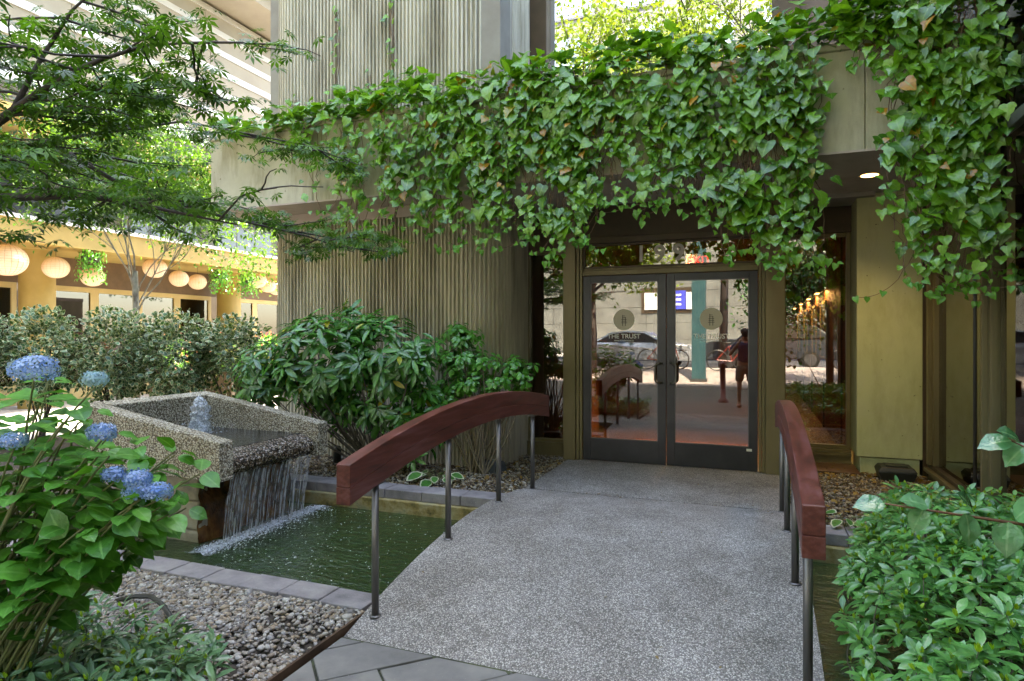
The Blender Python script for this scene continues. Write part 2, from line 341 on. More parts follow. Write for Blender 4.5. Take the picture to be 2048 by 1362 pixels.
# ------------------------------------------------------------------ entrance building
EB = thing('entrance_building', 'ribbed concrete building with an ivy-covered canopy over glass doors', 'building', (-2, 8, 0))
XL, YF, XR, YB = -5.95, 6.5, -2.67, 7.6
def path(extra_left=18.0, inset=0.0, rl=.45, rr=.5):
    """left side from the back, round the front corner, along the front, round into the door plane."""
    pts = []; i = inset
    pts.append((XL+i, extra_left)); pts.append((XL+i, YF+rl))
    for k in range(1, 13): a = PI+k*(PI/2)/12; pts.append((XL+rl+(rl-i)*math.cos(a), YF+rl+(rl-i)*math.sin(a)))
    pts.append((XR-rr, YF+i))
    for k in range(1, 13): a = -PI/2+k*(PI/2)/12; pts.append((XR-rr+(rr-i)*math.cos(a), YF+rr+(rr-i)*math.sin(a)))
    pts.append((XR-i, YB+.1)); return pts
def resample(pts, fn):
    """walk the path; fn(s) -> list of (s, depth)"""
    P_ = [Vector(p) for p in pts]; L = [0]
    for a, b in zip(P_, P_[1:]): L.append(L[-1]+(b-a).length)
    out = []; j = 0
    for s_, dep in fn(L[-1]):
        while j < len(L)-2 and L[j+1] < s_: j += 1
        t = (s_-L[j])/(L[j+1]-L[j]); p = P_[j].lerp(P_[j+1], t); dr = (P_[j+1]-P_[j]).normalized()
        nrm = Vector((dr.y, -dr.x)); out.append(p+nrm*dep)
    return out
def ribs(total):
    s_ = 0.0; o = []; pitch = .051
    while s_ < total-pitch:
        w0 = .018+random.uniform(-.002,.002); o += [(s_, -.016), (s_+.013, -.016), (s_+.016, .022), (s_+.018, .025), (s_+.014+w0, .025), (s_+.016+w0, .022), (s_+.019+w0, -.016)]; s_ += pitch
    return o
def flute(name, z0, z1):
    pr = resample(path(), ribs); b = MB(); n = len(pr)
    b.add([(p.x,p.y,z0) for p in pr]+[(p.x,p.y,z1) for p in pr], [(i,i+1,n+i+1,n+i) for i in range(n-1)])
    return b.build(name, RIB, EB)
random.seed(3)
flute('ribbed_wall', .06, 3.015); flute('ribbed_tower', 3.95, 25)
# smooth ring under the soffit
pr = path(inset=-.03); b = MB(); n = len(pr)
zz = [(0,3.0),(-.0,3.02),(0,3.13)]
b.add([(p[0],p[1],3.015) for p in pr]+[(p[0],p[1],3.149) for p in pr]+[(p[0],p[1],3.015) for p in path(inset=.06)],
      [(i,i+1,n+i+1,n+i) for i in range(n-1)]+[(2*n+i,2*n+i+1,i+1,i) for i in range(n-1)])
b.build('wall_ring', SOFF, EB)
# canopy: planter-like concrete box with coping
CX0, CX1, CY = -6.25, 1.70, 5.92
c = MB()
for a_, b_2 in ((CX0,-4.72),(-4.714,-2.6),(-2.594,.86),(.866,CX1)): c.box(a_, b_2, CY, CY+.14, 3.153, 4.0)
c.box(CX0+.02, CX1-.02, CY+.02, CY+.139, 3.16, 3.99); c.box(CX0, CX0+.14, CY+.14, 9.5, 3.153, 4.0)
cn = c.build('canopy', CONC, EB, bevel=.006, seg=1)
MB().box(CX0-.02, CX1, CY-.03, CY+.20, 4.003, 4.06).build('coping', CONC, cn, bevel=.006, seg=1)
MB().box(CX0+.0, CX1+.0, CY+.001, 8.6, 3.148, 3.1525).build('soffit', SOFF, cn)
MB().box(CX0+.005, CX1, CY-.004, CY+.03, 3.140, 3.158).build('drip_edge', SOFF, cn)
MB().box(CX0+.141, CX1-.01, CY+.141, 9.4, 3.16, 3.9).build('planter_soil', SOIL, cn)
dl = MB(); dl.lathe([(.0,.0),(.075,0),(.075,-.004),(.095,-.006),(.098,.0)], (1.03,6.83,3.146), 28)
dlo = dl.build('downlight', [surf('light_trim', [(.5,.45,.35),(.6,.55,.45)], 5, .5)], EB)
MB().lathe([(.0,0),(.074,0)], (1.03,6.83,3.1395), 24).build('lamp', emit('lamp_warm', (1,.62,.22), 1.2), dlo)
pl_ = bpy.data.lights.new('downlight_lamp', 'SPOT'); pl_.energy = 8; pl_.color = (1,.72,.38); pl_.spot_size = math.radians(110); pl_.spot_blend = .8; pl_.shadow_soft_size = .15
lo = bpy.data.objects.new('downlight_lamp', pl_); COL.objects.link(lo); lo.location = (1.03,6.83,3.12); 

# pillar with plinth
pb = MB(); pb.box(1.04,1.652,7.70,8.4,.31,3.147); pi_ = pb.build('pillar', PILL, EB, bevel=.005, seg=1)
MB().box(1.075,1.63,7.73,8.4,.0,.30).build('plinth', PILL, pi_, bevel=.004, seg=1)

def frame(parent, name, x0, x1, y0, y1, z0, z1, fw, mat, bottom=None, glassm=None, gy=None, ax='x', bevel=.003):
    b = MB(); bt = fw if bottom is None else bottom
    if ax == 'x':
        b.box(x0,x0+fw,y0,y1,z0,z1); b.box(x1-fw,x1,y0,y1,z0,z1); b.box(x0+fw,x1-fw,y0+.002,y1-.002,z1-fw,z1); b.box(x0+fw,x1-fw,y0+.002,y1-.002,z0,z0+bt)
    o = b.build(name, mat, parent, bevel=bevel, seg=1)
    if glassm:
        g = MB(); m_ = (y0+y1)/2 if gy is None else gy; g.box(x0+fw-.01,x1-fw+.01,m_-.003,m_+.003,z0+bt-.01,z1-fw+.01); g.build('pane', glassm, o)
    return o
# storefront structure round the doors
def post(x0, x1, y0, y1, z0, z1, nm='mullion', mt=BRONZE): return MB().box(x0,x1,y0,y1,z0,z1).build(nm, mt, EB, bevel=.004, seg=1)
post(-2.115,-1.965,7.20,7.55,.147,3.145); post(-1.963,-1.925,7.225,7.36,.147,2.76); post(-1.923,-1.890,7.24,7.36,.147,2.76)
post(.045,.078,7.24,7.36,.147,2.76); post(.080,.112,7.225,7.36,.147,2.76); post(.114,.305,7.20,7.55,.147,3.145)
post(.282,.305,7.552,8.16,.147,3.145,'side_panel')
post(-1.889,.044,7.235,7.36,2.318,2.375,'door_head'); post(-1.889,.044,7.25,7.34,2.376,2.40,'door_head')
post(-1.889,.044,7.235,7.36,2.69,2.765,'transom_head',BRONZED); post(-1.963,.112,7.27,7.40,2.767,3.145,'header_panel',BRONZED)
tp = frame(EB, 'transom_window', -1.889,.044,7.27,7.33,2.402,2.688,.022, BRONZED, glassm=GLASS)
# left side window
post(-2.665,-2.117,7.46,7.56,2.66,3.145,'header_panel',BRONZED)
frame(EB, 'side_window', -2.665,-2.117,7.46,7.56,.30,2.658,.035, BRONZE, glassm=GLASS)
post(-2.665,-2.117,7.43,7.58,.10,.298,'window_sill')
MB().box(-2.665,-2.117,7.415,7.459,.27,.30).build('sill_trim', BRONZE, EB)
# right side window
post(.306,1.04,8.10,8.22,2.80,3.145,'header_panel',BRONZED)
frame(EB, 'side_window', .306,1.035,8.12,8.20,.31,2.798,.045, BRONZE, glassm=GLASS)
post(.306,1.035,8.08,8.22,.05,.308,'window_sill'); MB().box(.306,1.035,8.055,8.079,.24,.275).build('sill_trim', BRONZE, EB)
# doors
DEC = surf('tan_vinyl', [(.56,.51,.38),(.60,.55,.42)], 9, .6); INK = surf('grey_ink', [(.05,.045,.03),(.07,.06,.04)], 9, .6); WHT = surf('white_vinyl', [(.80,.78,.70),(.85,.83,.76)], 9, .5)
def text(s_, size, loc, parent, mat, name='lettering', ext=.0012, bold=0):
    cu = bpy.data.curves.new(name, 'FONT'); cu.body = s_; cu.size = size; cu.align_x = 'CENTER'; cu.align_y = 'CENTER'; cu.extrude = ext; cu.offset = bold
    tmp = bpy.data.objects.new(name, cu); COL.objects.link(tmp); me = bpy.data.meshes.new_from_object(tmp.evaluated_get(bpy.context.evaluated_depsgraph_get())); bpy.data.objects.remove(tmp)
    me.name = name; me.materials.clear(); me.materials.append(mat); o = bpy.data.objects.new(name, me); COL.objects.link(o); o.parent = parent; o.rotation_euler = (PI/2,0,0)
    o.location = loc; return o
def door(x0, x1, side, label):
    b = MB(); y0, y1 = 7.262, 7.306; z0, z1 = .152, 2.314; sw, tw, bw = .088, .075, .255
    b.box(x0,x0+sw,y0,y1,z0,z1); b.box(x1-sw,x1,y0,y1,z0,z1); b.box(x0+sw,x1-sw,y0+.002,y1-.002,z1-tw,z1); b.box(x0+sw,x1-sw,y0+.002,y1-.002,z0,z0+bw)
    o = b.build('door', DOORM, EB, bevel=.002, seg=1); o['label'] = label
    MB().box(x0+sw-.008,x1-sw+.008,y0+.018,y0+.024,z0+bw-.008,z1-tw+.008).build('pane', GLASS, o)
    g = MB()
    for (a0,a1,c0,c1) in ((x0+sw,x0+sw+.010,z0+bw,z1-tw),(x1-sw-.010,x1-sw,z0+bw,z1-tw),(x0+sw,x1-sw,z0+bw,z0+bw+.010),(x0+sw,x1-sw,z1-tw-.010,z1-tw)):
        g.box(a0,a1,y0+.006,y0+.016,c0,c1)
    g.build('glazing_bead', surf('bead_'+side, [(.10,.10,.10),(.14,.14,.14)], 5, .4, metal=.5), o)
    hx = x1-.045 if side == 'l' else x0+.045; s = -1 if side == 'l' else 1
    hp = [(hx,y0,1.085),(hx,y0-.05,1.085),(hx+s*.012,y0-.062,1.095),(hx+s*.075,y0-.064,1.10)]
    pts = [(hx,y0-.0,1.30),(hx+s*.01,y0-.045,1.30),(hx+s*.03,y0-.06,1.30),(hx+s*.055,y0-.062,1.29),(hx+s*.068,y0-.062,1.27),(hx+s*.068,y0-.062,1.11),(hx+s*.055,y0-.062,1.09),(hx+s*.03,y0-.06,1.08),(hx+s*.01,y0-.045,1.08),(hx,y0,1.08)]
    MB().tube(pts, .0125, 10).build('handle', surf('handle_metal_'+side, [(.08,.075,.06),(.14,.13,.11)], 8, .3, metal=.8), o, smooth=True)
    cx = (x0+x1)/2; zc = 1.80; yy = y0+.0165
    k = MB(); k.add([(cx,yy,zc)]+[(cx+.122*math.cos(2*PI*i/48),yy,zc+.122*math.sin(2*PI*i/48)) for i in range(48)], [(0,1+(i+1)%48,1+i) for i in range(48)])
    k.build('emblem', DEC, o)
    q = MB(); yq = yy-.0015
    for dx, zb, zt_ in ((-.014,-.075,.055),(.018,-.075,.03)): q.add([(cx+dx-.0035,yq,zc+zb),(cx+dx+.0035,yq,zc+zb),(cx+dx+.0035,yq,zc+zt_),(cx+dx-.0035,yq,zc+zt_)], [(0,1,2,3)])
    for i, (hw_, zq) in enumerate(((.034,-.038),(.030,-.018),(.030,.002),(.022,.022),(.013,.042))):
        q.add([(cx+.002-hw_,yq,zc+zq-.003),(cx+.002+hw_,yq,zc+zq-.003),(cx+.002+hw_,yq,zc+zq+.003),(cx+.002-hw_,yq,zc+zq+.003)], [(0,1,2,3)])
    q.build('emblem_sign', INK, o)
    text('THE TRUST' , .075, (cx,yy-.001,1.605), o, WHT, bold=.0008); text('PRIVATE RESIDENCES', .024, (cx,yy-.001,1.555), o, WHT)
    sc = MB()
    for xx in (x0+.16, x1-.17): sc.lathe([(0,.002),(.009,.002),(.012,0)], (0,0,0), 12)
    return o
door(-1.886,-.926,'l','left glass entrance door'); rd = door(-.920,.040,'r','right glass entrance door')
MB().box(-.075,-.02,7.2595,7.2615,.365,.392).build('sticker', WHT, rd)
for i, (ch, xx) in enumerate((('1',-1.21),('9',-1.00),('9',-.79))): text(ch, .26, (xx,7.290,2.545), tp, surf('house_number_%d'%i, [(.50,.46,.41),(.56,.51,.46)], 6, .5), 'house_number', .002, .006)

# lobby behind the glass
LB = MB(); LB.box(-2.9,1.7,7.6,18.2,.10,.148); lobby_floor = surf('lobby_tile', [(.12,.06,.03),(.20,.10,.05)], 3, .35)
MB().box(-2.9,1.055,7.565,18.2,.10,.149).build('lobby_floor', lobby_floor, EB)
MB().box(-2.9,1.2,7.6,18.2,3.10,3.146).build('lobby_ceiling', surf('lobby_ceiling', [(.4,.36,.3),(.45,.41,.35)], 3, .8), EB)
wl = MB().box(-2.72,-2.67,7.57,18.2,.149,3.10).build('lobby_wall', WALW, EB); MB().box(1.055,1.10,8.42,18.2,.149,3.10).build('lobby_wall', WALW, EB)
MB().box(-2.9,1.2,18.2,18.3,.149,3.10).build('lobby_wall', WALW, EB)
MB().box(-2.2,-2.15,7.6,9.2,.149,3.10).build('wood_panel', WALW, EB)
for y in (9.0, 11.2, 13.4, 15.6): MB().box(1.035,1.054,y,y+.05,.149,3.1).build('wall_batten', BRONZED, EB)
for i, y in enumerate((10.6, 12.2, 14.2, 16.4)):
    p = thing('framed_picture', ['tall framed picture under a lit picture light, nearest in the lobby','second framed picture along the lobby wall','third framed picture along the lobby wall','farthest framed picture on the lobby wall'][i], 'picture', (1.03,y,1.6), 'framed pictures on the lobby wall')
    f = MB(); f.box(1.005,1.034,y,y+.04,1.25,2.15); f.box(1.005,1.034,y+.76,y+.80,1.25,2.15); f.box(1.005,1.034,y+.04,y+.76,2.11,2.15); f.box(1.005,1.034,y+.04,y+.76,1.25,1.29)
    f.build('picture_frame', surf('gilt_%d'%i, [(.4,.3,.14),(.5,.4,.2)], 5, .4, metal=.4), p)
    MB().box(1.02,1.033,y+.04,y+.76,1.29,2.11).build('canvas', surf('canvas_%d'%i, [(.04,.05,.04),(.10,.11,.08)], 3, .6), p)
    l = MB().box(.90,.96,y+.25,y+.55,2.28,2.31).build('picture_light', BRONZED, p); MB().box(.905,.955,y+.26,y+.54,2.272,2.279).build('lamp', emit('picture_lamp_%d'%i, (1,.6,.25), 3), l)
    L_ = bpy.data.lights.new('picture_lamp', 'AREA'); L_.energy = 2.2; L_.size = .3; L_.color = (1,.62,.3); q = bpy.data.objects.new('picture_lamp', L_); COL.objects.link(q); q.location = (.9,y+.4,2.26); q.rotation_euler = (0, math.radians(-25), 0)
for (x, y, e_) in ((-.9,8.3,110),(-.9,13,25)):
    L_ = bpy.data.lights.new('lobby_lamp', 'SPOT'); L_.spot_size = math.radians(78); L_.spot_blend = .6; L_.energy = e_*.8; L_.shadow_soft_size = .12; L_.color = (1,.62,.32); q = bpy.data.objects.new('lobby_lamp', L_); COL.objects.link(q); q.location = (x,y,2.95)
    f_ = MB(); f_.lathe([(0,0),(.12,0),(.13,.02)], (x,y,3.075), 20); f_.build('lobby_downlight', emit('lobby_lamp_disc_%d'%int(y), (1,.65,.35), .5), EB)
mt = thing('doormat', 'rust red doormat with a dark round emblem just inside the doors', 'doormat', (-.8,7.9,.15))
MB().box(-1.55,.02,7.45,9.0,.1495,.160).build('mat', surf('mat_fibre', [(.20,.07,.045),(.30,.12,.08)], 60, .95, bump=.003, bscale=200), mt)
mo = MB(); mo.lathe([(0,0),(.33,0)], (-.72,7.95,.1615), 32); mo.build('round_emblem', surf('mat_print', [(.04,.035,.04),(.06,.05,.06)], 40, .95), mt)
ex = thing('exit_sign', 'lit red EXIT sign hanging inside above the doors', 'exit sign', (-.62,8.5,2.6)); 
MB().box(-.83,-.50,8.5,8.53,2.50,2.68).build('sign_box', surf('exit_housing', [(.3,.3,.3),(.4,.4,.4)], 4, .5), ex); 
tx = text('EXIT', .15, (0,0,0), ex, emit('exit_red', (1,.05,.03), .45), 'lettering'); tx.location = (-.045,-.004,-.01)

# upper glazed wall over the canopy
post(-2.64,-2.42,7.50,7.75,3.95,9.0,'mullion',BRONZED)
MB().box(-2.42,.19,7.60,7.606,3.95,9.0).build('window', GLASSU, EB)
post(.19,.47,7.52,7.72,3.95,9.0,'mullion',BRONZED); MB().box(.47,.96,7.60,7.70,3.95,9.0).build('wall_panel', surf('brown_panel', [(.16,.11,.08),(.2,.15,.11)], 3, .6), EB)
post(.96,1.02,7.52,7.72,3.95,9.0,'mullion',BRONZED); MB().box(1.02,1.71,7.60,7.70,3.95,9.0).build('wall_panel', surf('pale_panel', [(.5,.47,.42),(.6,.57,.5)], 3, .6), EB)
tb = MB(); tb.box(-2.66,12,7.8,18,9.0,25); tb.box(-5.9,-2.66,6.56,18,3.98,24.9); tb.box(1.80,12,7.8,18,3.2,8.99); tb.box(-2.66,1.79,7.85,18,3.2,8.99)  # unseen upper mass, added and sized to keep the sun off the courtyard
tb.build('tower_shade_block', surf('tower_concrete', [(.25,.23,.19),(.35,.33,.27)], 2, .9), EB)
for z in (10.5, 13.8, 17.1): MB().box(-2.3,11.6,7.70,7.79,z,z+1.7).build('window', GLASSU, EB)

# glazed wing on the right
GW = thing('glazed_wing', 'bronze framed glass wing running forward beside the olive pillar', 'building', (1.8,4,0))
def gbox(nm, mt, *a, par=GW, bv=.004):
    return MB().box(*a).build(nm, mt, par, bevel=bv, seg=1)
gbox('window_sill', BRONZE, 1.70,1.84,-1.0,7.695,.0,.20); gbox('window_sill', BRONZE, 1.655,1.80,-1.0,7.69,.202,.245)
gbox('window_sill', BRONZED, 1.69,1.79,-1.0,7.69,.247,.285)
MB().box(1.654,1.86,7.698,8.4,.0,3.147).build('corner_filler', BRONZED, GW)
for y0, y1 in ((7.48,7.695),(5.84,6.02),(3.5,3.7),(1.2,1.4),(-1.0,-.8)):
    gbox('mullion', BRONZE, 1.70,1.80,y0,y0+.07,.287,6.0); gbox('mullion', BRONZE, 1.665,1.80,y0+.072,y1-.062,.287,6.0); gbox('mullion', BRONZED, 1.70,1.80,y1-.06,y1,.287,6.0)
for y0, y1 in ((6.02,7.48),(3.7,5.78),(1.4,3.5),(-.8,1.2)):
    for z0, z1 in ((.287,3.08),(3.17,4.10),(4.19,5.9)): MB().box(1.745,1.751,y0,y1,z0,z1).build('pane', GLASSD, GW)
    for z in (3.082,4.102,5.902): gbox('transom', STEEL, 1.68,1.80,y0+.001,y1-.001,z,z+.085)
MB().tube([(1.655,6.045,.25),(1.655,6.045,6.0)], .013, 8).build('downpipe', STEEL, GW, smooth=True)
gbox('roof', BRONZED, 1.66,9,-1.0,7.69,6.002,6.3); gbox('floor', surf('dark_floor', [(.05,.04,.035),(.08,.07,.06)], 3, .5), 1.86,9,-1,7.69,.0,.24)
gbox('wall', surf('room_wall', [(.10,.085,.06),(.14,.12,.09)], 3, .8), 6.5,6.6,-1,7.68,.242,6.0); gbox('wall', surf('room_wall_pale', [(.30,.29,.17),(.36,.35,.21)], 3, .8), 1.86,6.49,7.60,7.68,.242,6.0); gbox('wall', BRONZED, 1.86,6.49,-1.0,-.9,.242,6.0)
# ------------------------------------------------------------------ fountain
FT = thing('fountain', 'pebble-finished open trough fountain on a stone pedestal spilling into the pool', 'fountain', (-4.5, 4.35, 0))
ux0, ux1, vy0, vy1 = -5.32, -3.80, 3.68, 4.99
def tz(x): return .795+(x-ux1)/(ux0-ux1)*.245      # rim height
wt = .145
def sub(poly_fn, nx, name, mat, parent):  # slab along x with varying top
    pass
bs = MB()
def wall(y0, y1, x0=ux0, x1=ux1, zb=.49, n=1):
    p = [(x0,y0,zb+.02),(x1,y0,zb),(x1,y1,zb),(x0,y1,zb+.02),(x0,y0,tz(x0)),(x1,y0,tz(x1)),(x1,y1,tz(x1)),(x0,y1,tz(x0))]
    return MB().hexa(p)
tr = wall(vy0, vy0+wt).build('trough_wall', PEB, FT, bevel=.012, seg=2)
wall(vy1-wt, vy1).build('trough_wall', PEB, FT, bevel=.012, seg=2)
MB().hexa([(ux0,vy0+wt+.002,.51),(ux0+.15,vy0+wt+.002,.51),(ux0+.15,vy1-wt-.002,.51),(ux0,vy1-wt-.002,.51),(ux0,vy0+wt+.002,tz(ux0)),(ux0+.15,vy0+wt+.002,tz(ux0+.15)),(ux0+.15,vy1-wt-.002,tz(ux0+.15)),(ux0,vy1-wt-.002,tz(ux0))]).build('trough_wall', PEB, FT, bevel=.010)
MB().box(ux0+.152, -4.2, vy0+wt+.002, vy1-wt-.002, .49, .60).build('trough_floor', PEBW, FT)
# rounded spill lip
prof = [(-4.20,.50),(-4.20,.655),(-4.10,.685),(-4.0,.690),(-3.92,.675),(-3.86,.640),(-3.835,.595),(-3.84,.545),(-3.875,.505),(-3.92,.49)]
MB().prism(prof, 'y', vy0+wt+.002, vy1-wt-.002).build('spill_lip', PEBW, FT, bevel=.02, seg=3)
# pedestal of stone blocks
random.seed(11)
MB().box(-5.12,-4.20,3.92,4.84,-.59,.488).build('pedestal_core', WETB, FT)
zc = -.2
for r, (z0, z1) in enumerate(((-.2,.03),(.035,.27),(.275,.488))):
    cuts = [[-5.15,-4.72,-4.175],[-5.15,-4.90,-4.48,-4.175],[-5.15,-4.62,-4.175]][r]
    for a, b in zip(cuts, cuts[1:]): MB().box(a+.006,b-.006,3.84+random.uniform(-.015,.012),3.94,z0,z1).build('pedestal_stone', PED, FT, bevel=.022, seg=2)
# wet front: rough brown rock face
rk = MB(); ny, nz = 30, 20; vs = []
for i in range(ny+1):
    for j in range(nz+1):
        y = 3.83+i*(1.05/ny); z = -.15+j*(.637/nz)
        q = mnoise.fractal(Vector((y*5, z*6, 2.2)), .8, 2, 4)
        vs.append((-4.165+.05*q, y, z))
rk.add(vs, [(i*(nz+1)+j,(i+1)*(nz+1)+j,(i+1)*(nz+1)+j+1,i*(nz+1)+j+1) for i in range(ny) for j in range(nz)])
rk.build('wet_rock_face', WETB, FT, smooth=True)
# water in the trough, jet, curtain
m, nt_, b_, out_ = nodes('fountain_water'); b_.inputs['Base Color'].default_value = (.035,.035,.035,1); b_.inputs['Roughness'].default_value = .05
n1 = N(nt_, 'ShaderNodeTexNoise', Scale=26, Detail=4); nt_.links.new(pos(nt_), n1.inputs['Vector']); bp = N(nt_, 'ShaderNodeBump', Strength=1, Distance=.02); nt_.links.new(n1.outputs['Fac'], bp.inputs['Height']); nt_.links.new(bp.outputs[0], b_.inputs['Normal'])
MB().box(ux0+.151,-4.0,vy0+wt+.001,vy1-wt-.001,.60,.693).build('trough_water', m, FT)
def foam(name, c, alpha):
    m, nt, b, out = nodes(name); b.inputs['Base Color'].default_value = rgb(c); b.inputs['Roughness'].default_value = .15; b.inputs['Transmission Weight'].default_value = .0
    t = nt.nodes.new('ShaderNodeBsdfTransparent'); mx = nt.nodes.new('ShaderNodeMixShader')
    n = N(nt, 'ShaderNodeTexNoise', Scale=60, Detail=3); nt.links.new(pos(nt, (1,1,.12) if alpha[2] else (1,1,1)), n.inputs['Vector'])
    r = ramp(nt, n.outputs['Fac'], [(.35, (alpha[0],)*3), (.65, (alpha[1],)*3)])
    nt.links.new(r, mx.inputs[0]); nt.links.new(t.outputs[0], mx.inputs[1]); nt.links.new(b.outputs[0], mx.inputs[2]); nt.links.new(mx.outputs[0], out.inputs[0]); return m
FALL = foam('falling_water', (.75,.75,.75), (.10,.60,1)); FOAM = foam('foam', (.75,.8,.86), (.1,.9,0)); JET = foam('jet_water', (.78,.85,.92), (.05,.85,0))
jt = MB(); jc = (-4.80, 4.42); nu, nv = 28, 22; vs = []
for j in range(nv+1):
    t = j/nv; z = .69+.36*t; r = .075*math.sqrt(max(0,1-max(0,(t-.55)/.45)**2)) if t > .45 else .095-.045*t
    for i in range(nu):
        a = 2*PI*i/nu; k = 1+.5*mnoise.noise(Vector((math.cos(a)*3.2, math.sin(a)*3.2, t*11)))+.22*random.uniform(-1,1)
        vs.append((jc[0]+r*k*math.cos(a), jc[1]+r*k*math.sin(a), z+.01*random.uniform(-1,1)))
jt.add(vs, [(j*nu+i, j*nu+(i+1)%nu, (j+1)*nu+(i+1)%nu, (j+1)*nu+i) for j in range(nv) for i in range(nu)])
jt.build('water_jet', JET, FT, smooth=True)
dp = MB()
for i in range(900):
    a = random.uniform(0,2*PI); rr = abs(random.gauss(0,.075)); z = .70+abs(random.gauss(.0,.13))*max(.1,(1-rr*4))
    dp.ball((jc[0]+rr*math.cos(a), jc[1]+rr*math.sin(a), z), random.uniform(.002,.0065), 6, 4)
dp.build('spray_drops', JET, FT, kind='stuff', smooth=True)
random.seed(5)
y = vy0+wt+.03
while y < vy1-wt-.01:
    x = -3.85+random.uniform(-.02,.02); w0 = random.choice((.003,.004,.006,.012,.018)); z0 = .50+random.uniform(0,.03)
    pts = []; zt_ = z0
    for k in range(9):
        t = k/8; pts.append((x-.10*t+random.uniform(-.002,.002), y+random.uniform(-.003,.003), z0-(z0+.06)*t**1.4))
    b = MB()
    for k in range(8):
        a, c_ = pts[k], pts[k+1]; wa = w0*(1.2-.5*k/8); wb_ = w0*(1.2-.5*(k+1)/8)
        b.add([(a[0],a[1]-wa,a[2]),(a[0]+.004,a[1],a[2]),(a[0],a[1]+wa,a[2]),(c_[0],c_[1]+wb_,c_[2]),(c_[0]+.004,c_[1],c_[2]),(c_[0],c_[1]-wb_,c_[2])], [(0,1,4,5),(1,2,3,4)])
    b.build('water_strand', FALL, FT, smooth=True)
    y += random.uniform(.008,.040)
VEIL = foam('water_veil', (.7,.72,.74), (.0,.30,1))
for k, (ya, yb) in enumerate(((3.86,4.02),(4.0,4.2),(4.17,4.33),(4.36,4.55),(4.5,4.68),(4.66,4.82))):
    b = MB(); m_ = 10; q = [(-3.862-.10*(j/m_)+.006*math.sin(j+k), ya+.012*math.sin(j*.9+k), .50-.56*(j/m_)**1.35) for j in range(m_+1)]; q2 = [(p[0]-.004, yb+.012*math.sin(j*1.3+k), p[2]) for j, p in enumerate(q)]
    b.add(q+q2, [(j,j+1,m_+2+j,m_+1+j) for j in range(m_)]); b.build('water_veil', VEIL, FT, smooth=True)
sp = MB(); ny, nx = 90, 26
def spz(x, y): return -.0575+.022*(1 if y < vy1-.05 else .2)*max(0,mnoise.fractal(Vector((x*9,y*9,4)),.7,2,4)+.25)*math.exp(-((x+3.97)/.13)**2)
sp.add([(-4.20+.75*i/nx, vy0-.05+j*(1.5/ny), spz(-4.20+.75*i/nx, vy0-.05+j*(1.5/ny))) for j in range(ny+1) for i in range(nx+1)], [(j*(nx+1)+i,j*(nx+1)+i+1,(j+1)*(nx+1)+i+1,(j+1)*(nx+1)+i) for j in range(ny) for i in range(nx)])
ms, nts, bs_, outs = nodes('churned_water'); bs_.inputs['Base Color'].default_value = (.70,.76,.84,1); bs_.inputs['Roughness'].default_value = .2
ts = nts.nodes.new('ShaderNodeBsdfTransparent'); mxs = nts.nodes.new('ShaderNodeMixShader'); g_ = nts.nodes.new('ShaderNodeNewGeometry'); sx_ = nts.nodes.new('ShaderNodeSeparateXYZ'); nts.links.new(g_.outputs['Position'], sx_.inputs[0])
d_ = N(nts, 'ShaderNodeMath', operation='ADD'); d_.inputs[1].default_value = 3.97; nts.links.new(sx_.outputs[0], d_.inputs[0]); ab = N(nts, 'ShaderNodeMath', operation='ABSOLUTE'); nts.links.new(d_.outputs[0], ab.inputs[0])
mr_ = N(nts, 'ShaderNodeMapRange'); mr_.inputs[1].default_value = 0; mr_.inputs[2].default_value = .30; mr_.inputs[3].default_value = .30; mr_.inputs[4].default_value = -.25; nts.links.new(ab.outputs[0], mr_.inputs[0])
nn_ = N(nts, 'ShaderNodeTexNoise', Scale=42, Detail=5, Roughness=.75); nts.links.new(pos(nts, (.8,.8,1)), nn_.inputs['Vector']); ad = N(nts, 'ShaderNodeMath', operation='ADD'); nts.links.new(nn_.outputs['Fac'], ad.inputs[0]); nts.links.new(mr_.outputs[0], ad.inputs[1])
nts.links.new(ramp(nts, ad.outputs[0], [(.56,(0,0,0)),(.86,(.85,.85,.85))]), mxs.inputs[0]); nts.links.new(ts.outputs[0], mxs.inputs[1]); nts.links.new(bs_.outputs[0], mxs.inputs[2]); nts.links.new(mxs.outputs[0], outs.inputs[0])
tag(sp.build('churned_water', ms, smooth=True), 'churning white water along the foot of the fountain fall', 'foam', kind='stuff')
fo = MB()
for i in range(1100):
    y = random.uniform(vy0+.02, vy1+.05); dx = abs(random.gauss(0,.12)); x = -3.99+dx*random.choice((-.35,1,1)); r = random.uniform(.0015,.0055)*(1.4-dx*2 if dx < .5 else .4)
    fo.ball((x, y, -.058+random.uniform(0,.03)*max(0,1-dx*4)), (abs(r)+.001,abs(r)*1.3+.001,abs(r)*.5+.001), 6, 4)
tag(fo.build('splash_foam', FOAM, smooth=True), 'white splash foam where the water falls into the pool', 'foam', kind='stuff')
fl = MB()
for i in range(420):
    x = -3.8+abs(random.gauss(0,.9)); y = random.uniform(3.35,5.1); r = random.uniform(.002,.006)
    if x < -2.1: fl.add([(x+r*math.cos(a)*random.uniform(.6,1.3), y+r*math.sin(a), -.0570) for a in (0,1.2,2.5,3.8,5.0)], [(0,1,2,3,4)])
tag(fl.build('floating_petals', FLECK), 'tiny white specks floating on the green pool', 'specks', kind='stuff')

